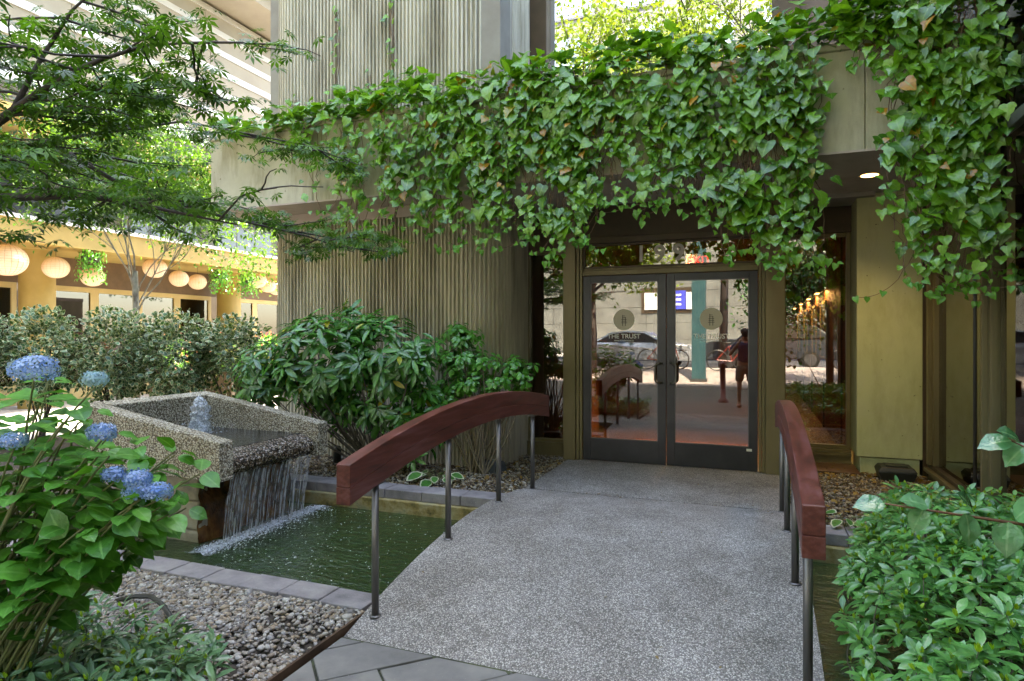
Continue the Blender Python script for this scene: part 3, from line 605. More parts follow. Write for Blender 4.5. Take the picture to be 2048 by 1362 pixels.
# ------------------------------------------------------------------ arcade building on the left
YEL = surf('yellow_stucco', [(.34,.24,.07),(.42,.30,.10)], 2, .7); CRM = surf('cream_panel', [(.36,.31,.24),(.43,.38,.30)], 1, .75, bump=.001)
WHTP = surf('white_ledge', [(.70,.68,.64),(.78,.76,.72)], 2, .6); TRIM = surf('ochre_frame', [(.45,.33,.13),(.52,.40,.18)], 2, .55)
AB = thing('arcade_building', 'cream banded building with yellow arcade columns and big windows at left', 'building', (-15, 12, 0))
Y0, Y1 = -6, 40
zs = [6.15, 7.0, 7.75, 8.42, 9.05, 9.66, 10.25, 10.85]
for i in range(len(zs)-1):
    x = -13.5-.10*i; z0, z1 = zs[i]+.001, zs[i+1]
    hgt = z1-z0; wh = .24 if i else .42
    for k in range(12):
        ya = Y0+k*(Y1-Y0)/12; yb = ya+(Y1-Y0)/12-.015
        MB().box(x-.6,x,ya,yb,z0,z1-wh).build('facade_panel', CRM, AB)
    MB().hexa([(x-.6,Y0,z1-wh+.001),(x+.03,Y0,z1-wh+.001),(x+.03,Y1,z1-wh+.001),(x-.6,Y1,z1-wh+.001),(x-.6,Y0,z1),(x-.10,Y0,z1),(x-.10,Y1,z1),(x-.6,Y1,z1)]).build('sloped_ledge', WHTP, AB)
MB().box(-17,-12.9,Y0,Y1,10.90,11.35).build('roof_edge', CRM, AB); MB().box(-17,-12.6,Y0,Y1,11.36,12.9).build('roof_parapet', WHTP, AB)
v = MB()
for k in range(5): v.box(-13.52,-13.47,6,18,6.2+k*.07,6.24+k*.07)
v.build('vent_louvre', surf('vent_brown', [(.10,.085,.07),(.14,.12,.10)], 4, .6), AB)
MB().box(-17,-13.48,Y0,Y1,6.0,6.148).build('soffit', YEL, AB)
MB().box(-16.7,-16.5,Y0,Y1,4.15,5.998).build('upper_wall', surf('grey_wall', [(.22,.21,.19),(.30,.29,.26)], 2, .8), AB)
DWIN = surf('dark_window', [(.05,.06,.075),(.10,.12,.15)], .6, .12)
for k in range(12):
    y = -4+k*3.3; frame_o = MB(); frame_o.box(-16.52,-16.46,y,y+2.6,4.3,5.8); f = frame_o.build('window', surf('win_frame_%d'%k, [(.2,.2,.2),(.25,.25,.25)], 3, .5), AB)
    for q in range(3): MB().box(-16.459,-16.45,y+.06+q*.84,y+.84+q*.84,4.36,5.74).build('pane', DWIN, f)
MB().hexa([(-17,Y0,3.55),(-13.9,Y0,3.55),(-13.9,Y1,3.55),(-17,Y1,3.55),(-17,Y0,4.0),(-13.9,Y0,4.0),(-13.9,Y1,4.0),(-17,Y1,4.0)]).build('arcade_fascia', YEL, AB)
MB().hexa([(-17,Y0,4.001),(-13.85,Y0,4.001),(-13.85,Y1,4.001),(-17,Y1,4.001),(-17,Y0,4.13),(-14.1,Y0,4.13),(-14.1,Y1,4.13),(-17,Y1,4.13)]).build('sloped_ledge', WHTP, AB)
for k in range(-2, 6):
    y = 9.5+k*5.6; b = MB(); b.lathe([(.36,-.01),(.36,.9),(.345,.905),(.345,3.549)], (-15.2,y,0), 36); b.build('column', YEL, AB, smooth=True)
    MB().box(-16.02,-15.9,y+.46,y+.56,0,3.549).build('window_jamb', BRONZED, AB)
DKG = glass('shop_glass', .07, (.20,.19,.18), 0)
for k in range(-3, 8):
    for q in range(3):
        y = 9.96+k*5.6*.5+0; 
for k in range(-2, 6):
    ya, yb = 10.1+k*5.6, 9.5+(k+1)*5.6-.0; n = 4; wd = (yb-ya)/n
    for q in range(n):
        y0, y1 = ya+q*wd, ya+(q+1)*wd; b = MB(); b.box(-16.0,-15.92,y0,y0+.11,0,2.85); b.box(-16.0,-15.92,y1-.11,y1-.001,0,2.85); b.box(-15.998,-15.922,y0+.11,y1-.11,2.72,2.85); b.box(-15.998,-15.922,y0+.11,y1-.11,0,.45)
        f = b.build('window', TRIM, AB); MB().box(-15.965,-15.957,y0+.10,y1-.10,.44,2.73).build('pane', DKG, f)
MB().box(-16.0,-15.9,Y0,Y1,2.852,3.549).build('lintel_panel', surf('dark_brown_panel', [(.10,.06,.03),(.15,.09,.045)], 3, .6), AB)
MB().box(-21,-20.9,Y0,Y1,0,3.54).build('inner_wall', surf('cafe_wall', [(.10,.075,.05),(.14,.11,.08)], 1.5, .8), AB); MB().box(-21,-16.01,Y0,Y1,-.02,.02).build('inner_floor', surf('cafe_floor', [(.10,.08,.06),(.14,.11,.08)], 1.5, .5), AB)
cu = MB(); vs = []
for i in range(240): 
    y = 2+i*.10; vs += [(-16.35+.05*math.sin(i*1.1), y, .1),(-16.35+.05*math.sin(i*1.1), y, 2.7)]
for i in range(239):
    if (i//26) % 2 == 0: cu.add([vs[2*i],vs[2*i+2],vs[2*i+3],vs[2*i+1]], [(0,1,2,3)])
cu.build('curtain', surf('grey_curtain', [(.08,.08,.085),(.14,.14,.15)], 2, .9), AB)
# planter boxes with pink flowers stand along the arcade
def lantern_proto():
    t = thing('paper_lantern', 'x', 'lantern', (0,0,0), 'paper lanterns hanging along the arcade'); t['local_space'] = 1
    R_ = .335; b = MB(); pr = []
    for j in range(41):
        a = PI*.06+PI*.88*j/40; z = -R_*.90*math.cos(a); r = R_*math.sin(a)*(1+ (.012 if j%2 else -.0)); pr.append((r, z))
    b.lathe(pr, (0,0,0), 40)
    m, nt, bb_, out = nodes('lantern_paper'); g = nt.nodes.new('ShaderNodeTexCoord'); sp = nt.nodes.new('ShaderNodeSeparateXYZ'); nt.links.new(g.outputs['Object'], sp.inputs[0])
    mr = N(nt, 'ShaderNodeMapRange'); mr.inputs[1].default_value = -.3; mr.inputs[2].default_value = .3; nt.links.new(sp.outputs[2], mr.inputs[0])
    c = ramp(nt, mr.outputs[0], [(0, (.58,.50,.44)), (.5, (.55,.44,.33)), (1, (.54,.38,.20))])
    nt.links.new(c, bb_.inputs['Base Color']); bb_.inputs['Roughness'].default_value = .8; bb_.inputs['Emission Color'].default_value = (1,.50,.18,1); bb_.inputs['Emission Strength'].default_value = .035
    o = b.build('lantern_shade', m, t, smooth=True)
    MB().ball((0,0,-.03), .035, 10, 8).build('bulb', emit('lantern_bulb', (1,.75,.4), 2.5), t)
    rb = MB()
    for k in range(20):
        a = 2*PI*k/20; rb.tube([((R_*math.sin(PI*.06+PI*.88*j/12)+.004)*math.cos(a), (R_*math.sin(PI*.06+PI*.88*j/12)+.004)*math.sin(a), -R_*.90*math.cos(PI*.06+PI*.88*j/12)) for j in range(13)], .0035, 3, False)
    for j in range(1,16):
        a = PI*.06+PI*.88*j/16; rb.tube([((R_*math.sin(a)+.003)*math.cos(q), (R_*math.sin(a)+.003)*math.sin(q), -R_*.90*math.cos(a)) for q in [2*PI*i/24 for i in range(25)]], .0028, 3, False)
    rb.build('lantern_ribs', surf('rib_tan', [(.35,.22,.12),(.42,.28,.16)], 9, .8), t)
    MB().tube([(0,0,.29),(0,0,.6)], .005, 5).build('cord', BLACKP, t)
    return t
LP = [(-14.3,8.35,3.17,1.28,'largest paper lantern, cut by the left picture edge'),(-14.3,9.32,3.11,.92,'orange paper lantern beside the nearest yellow column'),(-14.3,10.14,2.98,.88,'paper lantern half behind leaves right of the nearest column'),
      (-14.3,11.77,3.35,1.0,'paper lantern almost hidden by the thin tree leaves'),(-14.3,12.49,3.14,.85,'left one of two overlapping paper lanterns near the middle of the arcade'),(-14.3,13.09,3.10,.83,'right one of two overlapping paper lanterns near the middle of the arcade'),
      (-14.3,15.34,3.33,.95,'pale paper lantern right of the farther yellow column'),(-14.3,15.78,3.19,.85,'orange paper lantern between two others at the ribbed wall'),(-14.3,16.15,3.12,.80,'paper lantern partly cut by the ribbed wall edge')]
proto = lantern_proto()
for i, (x, y, z, s_, lab) in enumerate(LP):
    o = proto if i == 0 else copy_tree(proto)
    o.location = (x,y,z); o.scale = (s_*.84,)*3; o['label'] = lab

# ------------------------------------------------------------------ across the street (seen mirrored in the doors)
OB = thing('street_building', 'grey concrete building with rows of windows across the street, mirrored in the glass', 'building', (0,-24,0))
GCON = surf('grey_concrete_wall', [(.11,.11,.095),(.18,.18,.155)], 1.2, .9)
for r in range(7):
    for k in range(10): MB().box(-30+k*6,-30+k*6+5.985,-24,-23.6,.5+r*.95,.5+r*.95+.93).build('wall_panel', GCON, OB)
MB().box(-30,30,-24.6,-24.01,.5,36).build('wall', surf('facade_grey', [(.16,.155,.15),(.20,.195,.19)], 2, .8), OB)
for r in range(8):
    for k in range(14):
        f = MB().box(-29+k*4.2,-26.2+k*4.2,-24.02,-23.9,8.3+r*3.4,10.6+r*3.4).build('window', surf('fr', [(.12,.12,.13),(.14,.14,.15)], 3, .5) if (r==0 and k==0) else bpy.data.materials['fr'], OB)
        MB().box(-28.9+k*4.2,-26.3+k*4.2,-23.899,-23.88,8.4+r*3.4,10.5+r*3.4).build('pane', bpy.data.materials['upper_mirror_glass'], f)
sg = thing('banner_sign', 'blue and white banner on the street wall seen mirrored in the left door', 'sign', (-4.3,-23,3.6))
MB().box(-4.9,-3.7,-23.55,-23.5,3.2,4.3).build('blue_panel', surf('blue_print', [(.05,.06,.45),(.07,.08,.5)], 3, .5), sg); MB().box(-6.1,-4.92,-23.55,-23.5,3.2,4.2).build('white_panel', WHTP, sg); MB().box(-3.68,-2.8,-23.55,-23.5,3.2,4.2).build('white_panel', WHTP, sg)
l = MB(); 
for k in range(3): l.box(-4.7+.06*k,-3.95,-23.499,-23.49,3.98-k*.28,4.10-k*.28)
l.build('print_line', WHTP, sg); MB().box(-6.3,-2.6,-23.59,-23.56,3.0,4.5).build('backing', BRONZED, sg)
tp_ = thing('street_pylon', 'tall teal square pylon seen mirrored in the right door', 'pylon', (-1.57,-5.5,0)); MB().box(-1.77,-1.37,-5.7,-5.3,.1,4.6).build('shaft', surf('teal_paint', [(.03,.09,.10),(.05,.13,.14)], 3, .5), tp_); MB().box(-1.82,-1.32,-5.75,-5.25,.1,.3).build('base', STEEL, tp_)
MB().box(-1.80,-1.34,-5.73,-5.27,4.6,4.7).build('cap', STEEL, tp_)
bl = thing('bollard', 'red brown bollard in the plaza mirrored in the right door', 'bollard', (-.68,-1.5,0)); MB().lathe([(.13,-.01),(.13,.05),(.07,.08),(.065,.85),(.085,.87),(.085,.95),(0,1.0)], (-.70,-1.7,0), 20).build('shaft', surf('red_brown_paint', [(.14,.04,.03),(.2,.06,.05)], 4, .4), bl, smooth=True)
def car(name, label, x, y, z, body, suv, L):
    t = thing(name, label, 'car', (x,y,z)); W = 1.78
    m = surf('paint_'+name+str(int(suv)), [body, body], 2, .25, metal=.5)
    if suv: pr = [(0,.35),(0,.95),(.15,1.05),(1.1,1.12),(1.6,1.62),(2.3,1.70),(3.6,1.68),(4.35,1.15),(L,1.05),(L,.35)]; gl = [(1.25,1.13),(1.68,1.56),(2.3,1.63),(3.5,1.61),(4.1,1.15)]
    else: pr = [(0,.30),(0,.80),(.1,.90),(.9,.98),(1.55,1.36),(2.2,1.43),(2.9,1.40),(3.75,.98),(L-.15,.90),(L,.65),(L,.30)]; gl = [(1.02,.98),(1.60,1.30),(2.2,1.37),(2.85,1.33),(3.5,.98)]
    ns = 3; b = MB(); n = len(pr)
    rows = [(-W/2,0),(-W/2+.0,0),(W/2,0)]
    b.add([(x+p[0]-L/2, y-W/2+(.10 if p[1] > 1.1 else 0), z+p[1]) for p in pr]+[(x+p[0]-L/2, y+W/2-(.10 if p[1] > 1.1 else 0), z+p[1]) for p in pr],
          [tuple(range(n)), tuple(range(n,2*n))[::-1]]+[(i,n+i,n+(i+1)%n,(i+1)%n) for i in range(n)])
    b.build('body', m, t, bevel=.05, seg=3)
    for sgn in (-1, 1):
        g = MB(); yy = y+sgn*(W/2-.035); g.add([(x+p[0]-L/2, yy+(sgn*.028 if p[1] < 1.2 else -sgn*.03), z+p[1]) for p in gl], [tuple(range(len(gl)))]); 
        o = g.build('side_window', BLACKP, t); sm = o.modifiers.new('solid','SOLIDIFY'); sm.thickness = .02; sm.offset = 0
        for wx in (.85, L-.9):
            wv = MB(); c0 = (x+wx-L/2, y+sgn*(W/2-.10), z+.33)
            for rr, mat_, nm, d in ((.33,BLACKP,'tyre',.11),(.22,STEEL,'rim',.115)):
                q = MB(); vs = []
                for s2 in (-1,1):
                    for i in range(24): vs.append((c0[0]+rr*math.cos(2*PI*i/24), c0[1]+s2*d, c0[2]+rr*math.sin(2*PI*i/24)))
                q.add(vs, [tuple(range(24)), tuple(range(24,48))[::-1]]+[(i,24+i,24+(i+1)%24,(i+1)%24) for i in range(24)])
                if nm == 'tyre': tw = q.build('wheel', mat_, t)
                else: q.build('rim', mat_, tw)
    for yy in (-.6,.6):
        MB().box(x-L/2-.01,x-L/2+.05,y+yy-.16,y+yy+.16,z+.68,z+.80).build('headlight', WHTP, t); MB().box(x+L/2-.05,x+L/2+.01,y+yy-.16,y+yy+.16,z+.7,z+.84).build('tail_light', surf('tail_red', [(.4,.02,.02),(.5,.03,.03)], 3, .3), t)
    return t
car('parked_car', 'silver saloon car parked in the street, mirrored in the left door', -4.3,-9.6,.39, (.55,.57,.60), False, 4.6)
car('parked_car', 'dark grey hatchback parked in the street, mirrored in the right door', .6,-10.2,.39, (.07,.08,.09), True, 4.5)

# bicycles at the kerb, mirrored in the doors
def ring(b, c, r, w_, n=28):
    b.tube([(c[0]+r*math.cos(2*PI*i/n), c[1], c[2]+r*math.sin(2*PI*i/n)) for i in range(n+1)], w_, 5, False)
for i, (x, y, lab) in enumerate(((-.6,-7.3,'bicycle parked at the kerb beside the teal pylon, mirrored in the right door'),(.2,-7.6,'bicycle parked at the kerb nearest the photographer in the mirror image'),(-2.9,-7.4,'bicycle parked before the silver car, mirrored in the left door'))):
    z = .47; t = thing('bicycle', lab, 'bicycle', (x,y,z), 'bicycles parked at the kerb'); 
    for dx in (-.52,.52):
        w_ = MB(); ring(w_, (x+dx,y,z+.34), .33, .022); 
        for k in range(10): w_.tube([(x+dx,y,z+.34),(x+dx+.32*math.cos(k*.628),y,z+.34+.32*math.sin(k*.628))], .003, 3, False)
        w_.build('wheel', BLACKP, t)
    f = MB(); A_, B_, C_, D_2, E_ = (x-.52,y,z+.34),(x-.15,y,z+.80),(x-.05,y,z+.30),(x+.38,y,z+.85),(x+.52,y,z+.34)
    for a, b in ((A_,B_),(A_,C_),(C_,B_),(B_,D_2),(C_,D_2),(D_2,E_)): f.tube([a,b], .018, 6)
    f.build('frame', surf('bike_paint_%d'%i, [(.02,.05,.10),(.03,.07,.14)] if i % 2 else [(.25,.03,.02),(.3,.04,.03)], 3, .3), t); MB().tube([(x+.36,y-.25,z+1.0),(x+.40,y,z+.97),(x+.36,y+.25,z+1.0)], .014, 6).build('handlebar', STEEL, t); MB().ball((x-.19,y,z+.92), (.13,.06,.035), 10, 6).build('saddle', BLACKP, t)

# the photographer, who shows only as a mirror image in the door glass
def skin_body(name, verts, edges, radii, mat, parent, root=0, sub=2):
    me = bpy.data.meshes.new(name); me.from_pydata(verts, edges, []); me.materials.append(mat)
    o = link(name, me, parent); sk = o.modifiers.new('skin', 'SKIN'); sk.use_smooth_shade = True
    for i, r in enumerate(radii): me.skin_vertices[0].data[i].radius = (r, r) if not hasattr(r, '__len__') else r
    me.skin_vertices[0].data[root].use_root = True
    s_ = o.modifiers.new('sub', 'SUBSURF'); s_.levels = sub; s_.render_levels = sub; return o
PP = (-.19, -.74); g0 = -.012
pr_ = thing('person', 'person in a dark navy shirt raising a camera, mirrored in the right door', 'person', (PP[0],PP[1],g0))
SK = surf('skin', [(.32,.17,.11),(.38,.21,.14)], 5, .5)
bv = [(0,0,.95),(0,.0,1.12),(0,.01,1.30),(0,0,1.42),(0,.0,1.50),(0,.02,1.58),(0,.03,1.68),      # pelvis..head 0-6
      (.10,0,.92),(.12,.02,.50),(.12,-.01,.09),(.12,.12,.04),(-.10,0,.92),(-.12,.02,.50),(-.12,-.01,.09),(-.12,.12,.04), # legs 7-14
      (.19,0,1.40),(.30,.05,1.20),(.11,.22,1.50),(-.19,0,1.40),(-.32,.05,1.18),(-.11,.22,1.49)]
bv = [(PP[0]+x, PP[1]+y, g0+z) for x, y, z in bv]
be = [(0,1),(1,2),(2,3),(3,4),(4,5),(5,6),(0,7),(7,8),(8,9),(9,10),(0,11),(11,12),(12,13),(13,14),(3,15),(15,16),(16,17),(3,18),(18,19),(19,20)]
brd = [(.15,.11),(.145,.105),(.165,.115),(.12,.09),(.055,.055),(.075,.085),(.085,.095),(.085,.085),(.055,.055),(.04,.04),(.04,.03),(.085,.085),(.055,.055),(.04,.04),(.04,.03),(.06,.06),(.045,.045),(.032,.032),(.06,.06),(.045,.045),(.032,.032)]
skin_body('body', bv, be, brd, SK, pr_)
def P3(l): return [(PP[0]+x, PP[1]+y, g0+z) for x, y, z in l]
skin_body('shirt', P3([(0,0,.98),(0,.0,1.12),(0,.01,1.30),(0,0,1.43),(.20,0,1.41),(.27,.03,1.27),(-.20,0,1.41),(-.28,.03,1.26)]), [(0,1),(1,2),(2,3),(3,4),(4,5),(3,6),(6,7)], [(.175,.13),(.165,.125),(.185,.13),(.13,.10),(.078,.078),(.07,.07),(.078,.078),(.07,.07)], surf('navy_cloth', [(.01,.015,.05),(.02,.03,.08)], 8, .9), pr_)
skin_body('shorts', P3([(0,0,1.0),(0,0,.90),(.11,0,.84),(.12,.015,.56),(-.11,0,.84),(-.12,.015,.56)]), [(0,1),(1,2),(2,3),(1,4),(4,5)], [(.165,.125),(.165,.125),(.105,.105),(.09,.09),(.105,.105),(.09,.09)], surf('khaki_cloth', [(.12,.10,.07),(.17,.14,.10)], 8, .9), pr_)
for sx in (-.12,.12): MB().ball((PP[0]+sx,PP[1]+.06,g0+.05), (.055,.14,.055), 14, 8).build('shoe', surf('brown_leather', [(.12,.05,.03),(.16,.07,.04)], 8, .5) if sx < 0 else bpy.data.materials['brown_leather'], pr_, smooth=True)
MB().ball((PP[0],PP[1]+.0,g0+1.72), (.098,.108,.085), 16, 10).build('hair', surf('dark_hair', [(.02,.015,.01),(.04,.03,.02)], 20, .8), pr_, smooth=True)
fc = MB()
for sx in (-.032,.032): fc.ball((PP[0]+sx,PP[1]+.118,g0+1.675), .012, 8, 6)
fc.ball((PP[0],PP[1]+.128,g0+1.645), (.014,.02,.022), 8, 6)
fc.build('face_features', SK, pr_, smooth=True)
for sgn in (-1, 1):
    hd = P3([(sgn*.11,.22,1.49),(sgn*.085,.26,1.53)]); tips = [(sgn*.06,.30,1.57+.0),(sgn*.055,.305,1.55),(sgn*.055,.305,1.53),(sgn*.06,.30,1.51),(sgn*.10,.28,1.57)]
    skin_body('hand', hd+P3(tips), [(0,1),(1,2),(1,3),(1,4),(1,5),(1,6)], [(.03,.03),(.032,.02),(.009,.009),(.009,.009),(.009,.009),(.008,.008),(.01,.01)], SK, pr_, sub=1)
ck = thing('handheld_camera', 'black camera held to the photographer\'s face in the mirrored view', 'camera', (PP[0],PP[1]+.30,g0+1.55)); cb = MB(); cb.box(PP[0]-.065,PP[0]+.065,PP[1]+.22,PP[1]+.27,g0+1.60,g0+1.69); cb.box(PP[0]-.025,PP[0]+.025,PP[1]+.225,PP[1]+.268,g0+1.69,g0+1.715); cb.build('camera_body', BLACKP, ck, bevel=.006)
lz = MB(); lz.add([(PP[0]+.035*math.cos(2*PI*i/20), PP[1]+yy, g0+1.642+.035*math.sin(2*PI*i/20)) for yy in (.271,.33) for i in range(20)], [(i,(i+1)%20,20+(i+1)%20,20+i) for i in range(20)]+[tuple(range(20,40))]); lz.build('lens', BLACKP, ck)

# ------------------------------------------------------------------ small things
bx = thing('light_box', 'black flared utility box on the ground in front of the olive pillar', 'box', (1.37,7.45,.12))
def fr(x0,x1,y0,y1,z0,X0,X1,Y0_,Y1_,z1): return MB().hexa([(x0,y0,z0),(x1,y0,z0),(x1,y1,z0),(x0,y1,z0),(X0,Y0_,z1),(X1,Y0_,z1),(X1,Y1_,z1),(X0,Y1_,z1)])
fr(1.22,1.50,7.36,7.58,.112,1.19,1.53,7.33,7.61,.225).build('base', BLACKP, bx, bevel=.008); fr(1.185,1.535,7.325,7.615,.226,1.215,1.505,7.355,7.59,.275).build('lid', BLACKP, bx, bevel=.01)
MB().box(1.26,1.46,7.39,7.55,.2755,.287).build('lid_plate', BLACKP, bx, bevel=.004)
st = thing('spotlight_stub', 'short dark garden light stub near the foot of the ribbed wall', 'garden light', (-4.55,6.2,.12)); MB().lathe([(.0,-.01),(.045,-.01),(.045,.17),(.038,.20),(0,.21)], (-4.55,6.15,.12), 20).build('housing', BLACKP, st, smooth=True); MB().lathe([(.055,-.012),(.055,.01),(.0,.012)], (-4.55,6.15,.12), 20).build('base', BLACKP, st)
rk2 = thing('rock', 'dark grey squarish rock at the foot of the ribbed wall near the doors', 'rock', (-2.75,6.85,.12)); q = MB(); q.hexa([(-2.92,6.28,.10),(-2.58,6.24,.10),(-2.52,6.46,.10),(-2.90,6.48,.10),(-2.89,6.30,.23),(-2.60,6.27,.25),(-2.55,6.44,.24),(-2.87,6.46,.24)])
q.build('stone', surf('dark_rock', [(.03,.035,.035),(.09,.10,.10)], 9, .7, bump=.01, bscale=30), rk2, bevel=.02)
hs = MB(); hp = [(-3.55,2.66,.03),(-3.42,2.68,.07),(-3.28,2.67,.095),(-3.15,2.63,.09),(-3.02,2.575,.07),(-2.92,2.52,.045),(-2.84,2.46,.02),(-2.80,2.42,-.02)]
hs.tube(hp, .0135, 10); tag(hs.build('garden_hose', BLACKP, smooth=True), 'short loop of black irrigation hose on the pebbles', 'hose')
# ------------------------------------------------------------------ leaves
# a template is (verts (n,3), faces, rib (n), material index per face)
def leaf_tpl(outline, rib_pts, fold=.25, droop=.25, wave=0):
    """outline: right half (x,y) from base to tip; rib_pts: number of midrib points."""
    ys = [outline[0][1]+(outline[-1][1]-outline[0][1])*i/(rib_pts-1) for i in range(rib_pts)]
    v = [(0,y) for y in ys]; rb = [1]*len(v); f = []
    for sgn in (1,-1):
        b = len(v); v += [(sgn*x, y) for x, y in outline[1:-1]]; rb += [0]*(len(outline)-2)
        idx = [0]+list(range(b, b+len(outline)-2))+[rib_pts-1]
        # connect each outline edge with its nearest rib point
        near = [min(range(rib_pts), key=lambda k: abs(ys[k]-v[i][1])) for i in idx]; near[0] = 0; near[-1] = rib_pts-1
        for k in range(1, len(near)): near[k] = max(near[k], near[k-1])
        for a in range(len(idx)-1):
            i, j, p, q = idx[a], idx[a+1], near[a], near[a+1]
            t = [x for n_, x in enumerate((i, j, q, p)) if x not in (i, j, q, p)[:n_]]
            if len(t) >= 3:
                f.append(tuple(t) if sgn > 0 else tuple(t[::-1]))
    out = []
    for (x, y) in v: out.append((x, y, fold*abs(x)-droop*y*y+wave*math.sin(y*14)*abs(x)))
    return np.array(out, float), f, np.array(rb, float), [0]*len(f)
IVY = leaf_tpl([(0,0),(.20,-.13),(.40,-.05),(.50,.18),(.44,.32),(.43,.50),(.27,.66),(.13,.82),(0,.94)], 5, .13, .30, .08)
AZT_ = leaf_tpl([(0,0),(.08,.14),(.16,.36),(.20,.58),(.13,.82),(0,1)], 4, .25, .22)
IVY2 = leaf_tpl([(0,0),(.20,-.12),(.42,.0),(.44,.24),(.36,.46),(.20,.70),(0,.98)], 4, .28, .30)
OVAL = leaf_tpl([(0,0),(.14,.10),(.24,.26),(.30,.46),(.26,.66),(.14,.86),(0,1)], 5, .20, .28, .06)
WIDE = leaf_tpl([(0,0),(.18,.08),(.32,.22),(.39,.42),(.37,.60),(.24,.80),(.08,.93),(0,1.02)], 6, .16, .30, .10)
NARR = leaf_tpl([(0,0),(.06,.12),(.12,.34),(.145,.56),(.10,.80),(0,1)], 4, .30, .38)
NAR2 = leaf_tpl([(0,0),(.10,.18),(.16,.45),(.13,.74),(0,1)], 3, .30, .25)
SMAL = leaf_tpl([(0,0),(.22,.28),(.24,.60),(0,1)], 2, .25, .2)
def star_tpl(n=7):
    v = [(0,0,0)]; f = []; rb = [1]
    angs = [math.radians(a) for a in (-128,-82,-40,0,40,82,128)]; lens = [.45,.75,.95,1.05,.95,.75,.45]
    for a, L in zip(angs, lens):
        tip = (L*math.sin(a), L*math.cos(a), -.22*L*L); b = len(v)
        for t, wd in ((.30,.0),(.52,.15)):
            for s_ in (-1,1):
                if t == .30: q = (t*L*math.sin(a)+s_*.05*math.cos(a), t*L*math.cos(a)-s_*.05*math.sin(a), -.05*t)
                else: q = (t*L*math.sin(a)+s_*wd*L*math.cos(a), t*L*math.cos(a)-s_*wd*L*math.sin(a), .02-.2*t*t*L)
                v.append(q); rb.append(0)
        v.append(tip); rb.append(.5)
        f += [(0,b+1,b), (b,b+1,b+3,b+2), (b+2,b+3,b+4)]
    return np.array(v, float), f, np.array(rb, float), [0]*len(f)
STAR = star_tpl()
def margin_tpl(t, k=.66):
    """cream margin: an inner green blade with a ring of margin faces."""
    v, f, rb, _ = t
    ol = [(0,0),(.22,.2),(.31,.48),(.22,.80),(0,1),(-.22,.80),(-.31,.48),(-.22,.2)]
    c = (0,.5); V = [(x,y,.2*abs(x)-.2*y*y) for x,y in ol]+[(c[0]+(x-c[0])*k, c[1]+(y-c[1])*k, .2*abs(x*k)-.2*(c[1]+(y-c[1])*k)**2+.002) for x,y in ol]
    n = 8; F = [(0+n,7+n,6+n,5+n,4+n,3+n,2+n,1+n)[::-1]]+[(i,(i+1)%n,n+(i+1)%n,n+i) for i in range(n)]
    return np.array(V, float), F, np.array([0]*16, float), [0]+[1]*8
VARI = margin_tpl(SMAL, .78)
def norm(a): return a/np.maximum(np.linalg.norm(a, axis=-1, keepdims=True), 1e-9)
def frames(p, d, n, s):
    d = norm(np.asarray(d,float)); n = np.asarray(n,float); x = norm(np.cross(d, n)); z = np.cross(x, d)
    R = np.stack([x, d, z], axis=-1)*np.asarray(s,float)[:,None,None]
    return R, np.asarray(p,float)
def scatter(name, tpl, p, d, n, s, mats, parent=None, rnd=None, kind=None, smooth=True):
    v, f, rb, mi = tpl; R, p = frames(p, d, n, s); K = len(p)
    V = np.einsum('kij,nj->kni', R, v)+p[:,None,:]
    nv = len(v); V = V.reshape(-1,3)
    lens = np.array([len(q) for q in f]); idx = np.concatenate([np.array(q) for q in f])
    LI = (idx[None,:]+(np.arange(K)*nv)[:,None]).reshape(-1); LT = np.tile(lens, K); LS = np.concatenate([[0], np.cumsum(LT)[:-1]])
    me = bpy.data.meshes.new(name); me.vertices.add(len(V)); me.vertices.foreach_set('co', V.astype(np.float32).ravel())
    me.loops.add(len(LI)); me.loops.foreach_set('vertex_index', LI.astype(np.int32))
    me.polygons.add(len(LT)); me.polygons.foreach_set('loop_start', LS.astype(np.int32))
    try: me.polygons.foreach_set('loop_total', LT.astype(np.int32))
    except Exception: pass
    if any(mi): me.polygons.foreach_set('material_index', np.tile(np.array(mi), K).astype(np.int32))
    me.polygons.foreach_set('use_smooth', np.full(len(LT), smooth))
    rnd = RNG.random(K) if rnd is None else rnd
    a = me.attributes.new('rnd', 'FLOAT', 'POINT'); a.data.foreach_set('value', np.repeat(rnd, nv).astype(np.float32))
    a = me.attributes.new('rib', 'FLOAT', 'POINT'); a.data.foreach_set('value', np.tile(rb, K).astype(np.float32))
    for m in (mats if isinstance(mats,(list,tuple)) else [mats]): me.materials.append(m)
    me.update(calc_edges=True); me.validate()
    return link(name, me, parent, kind)
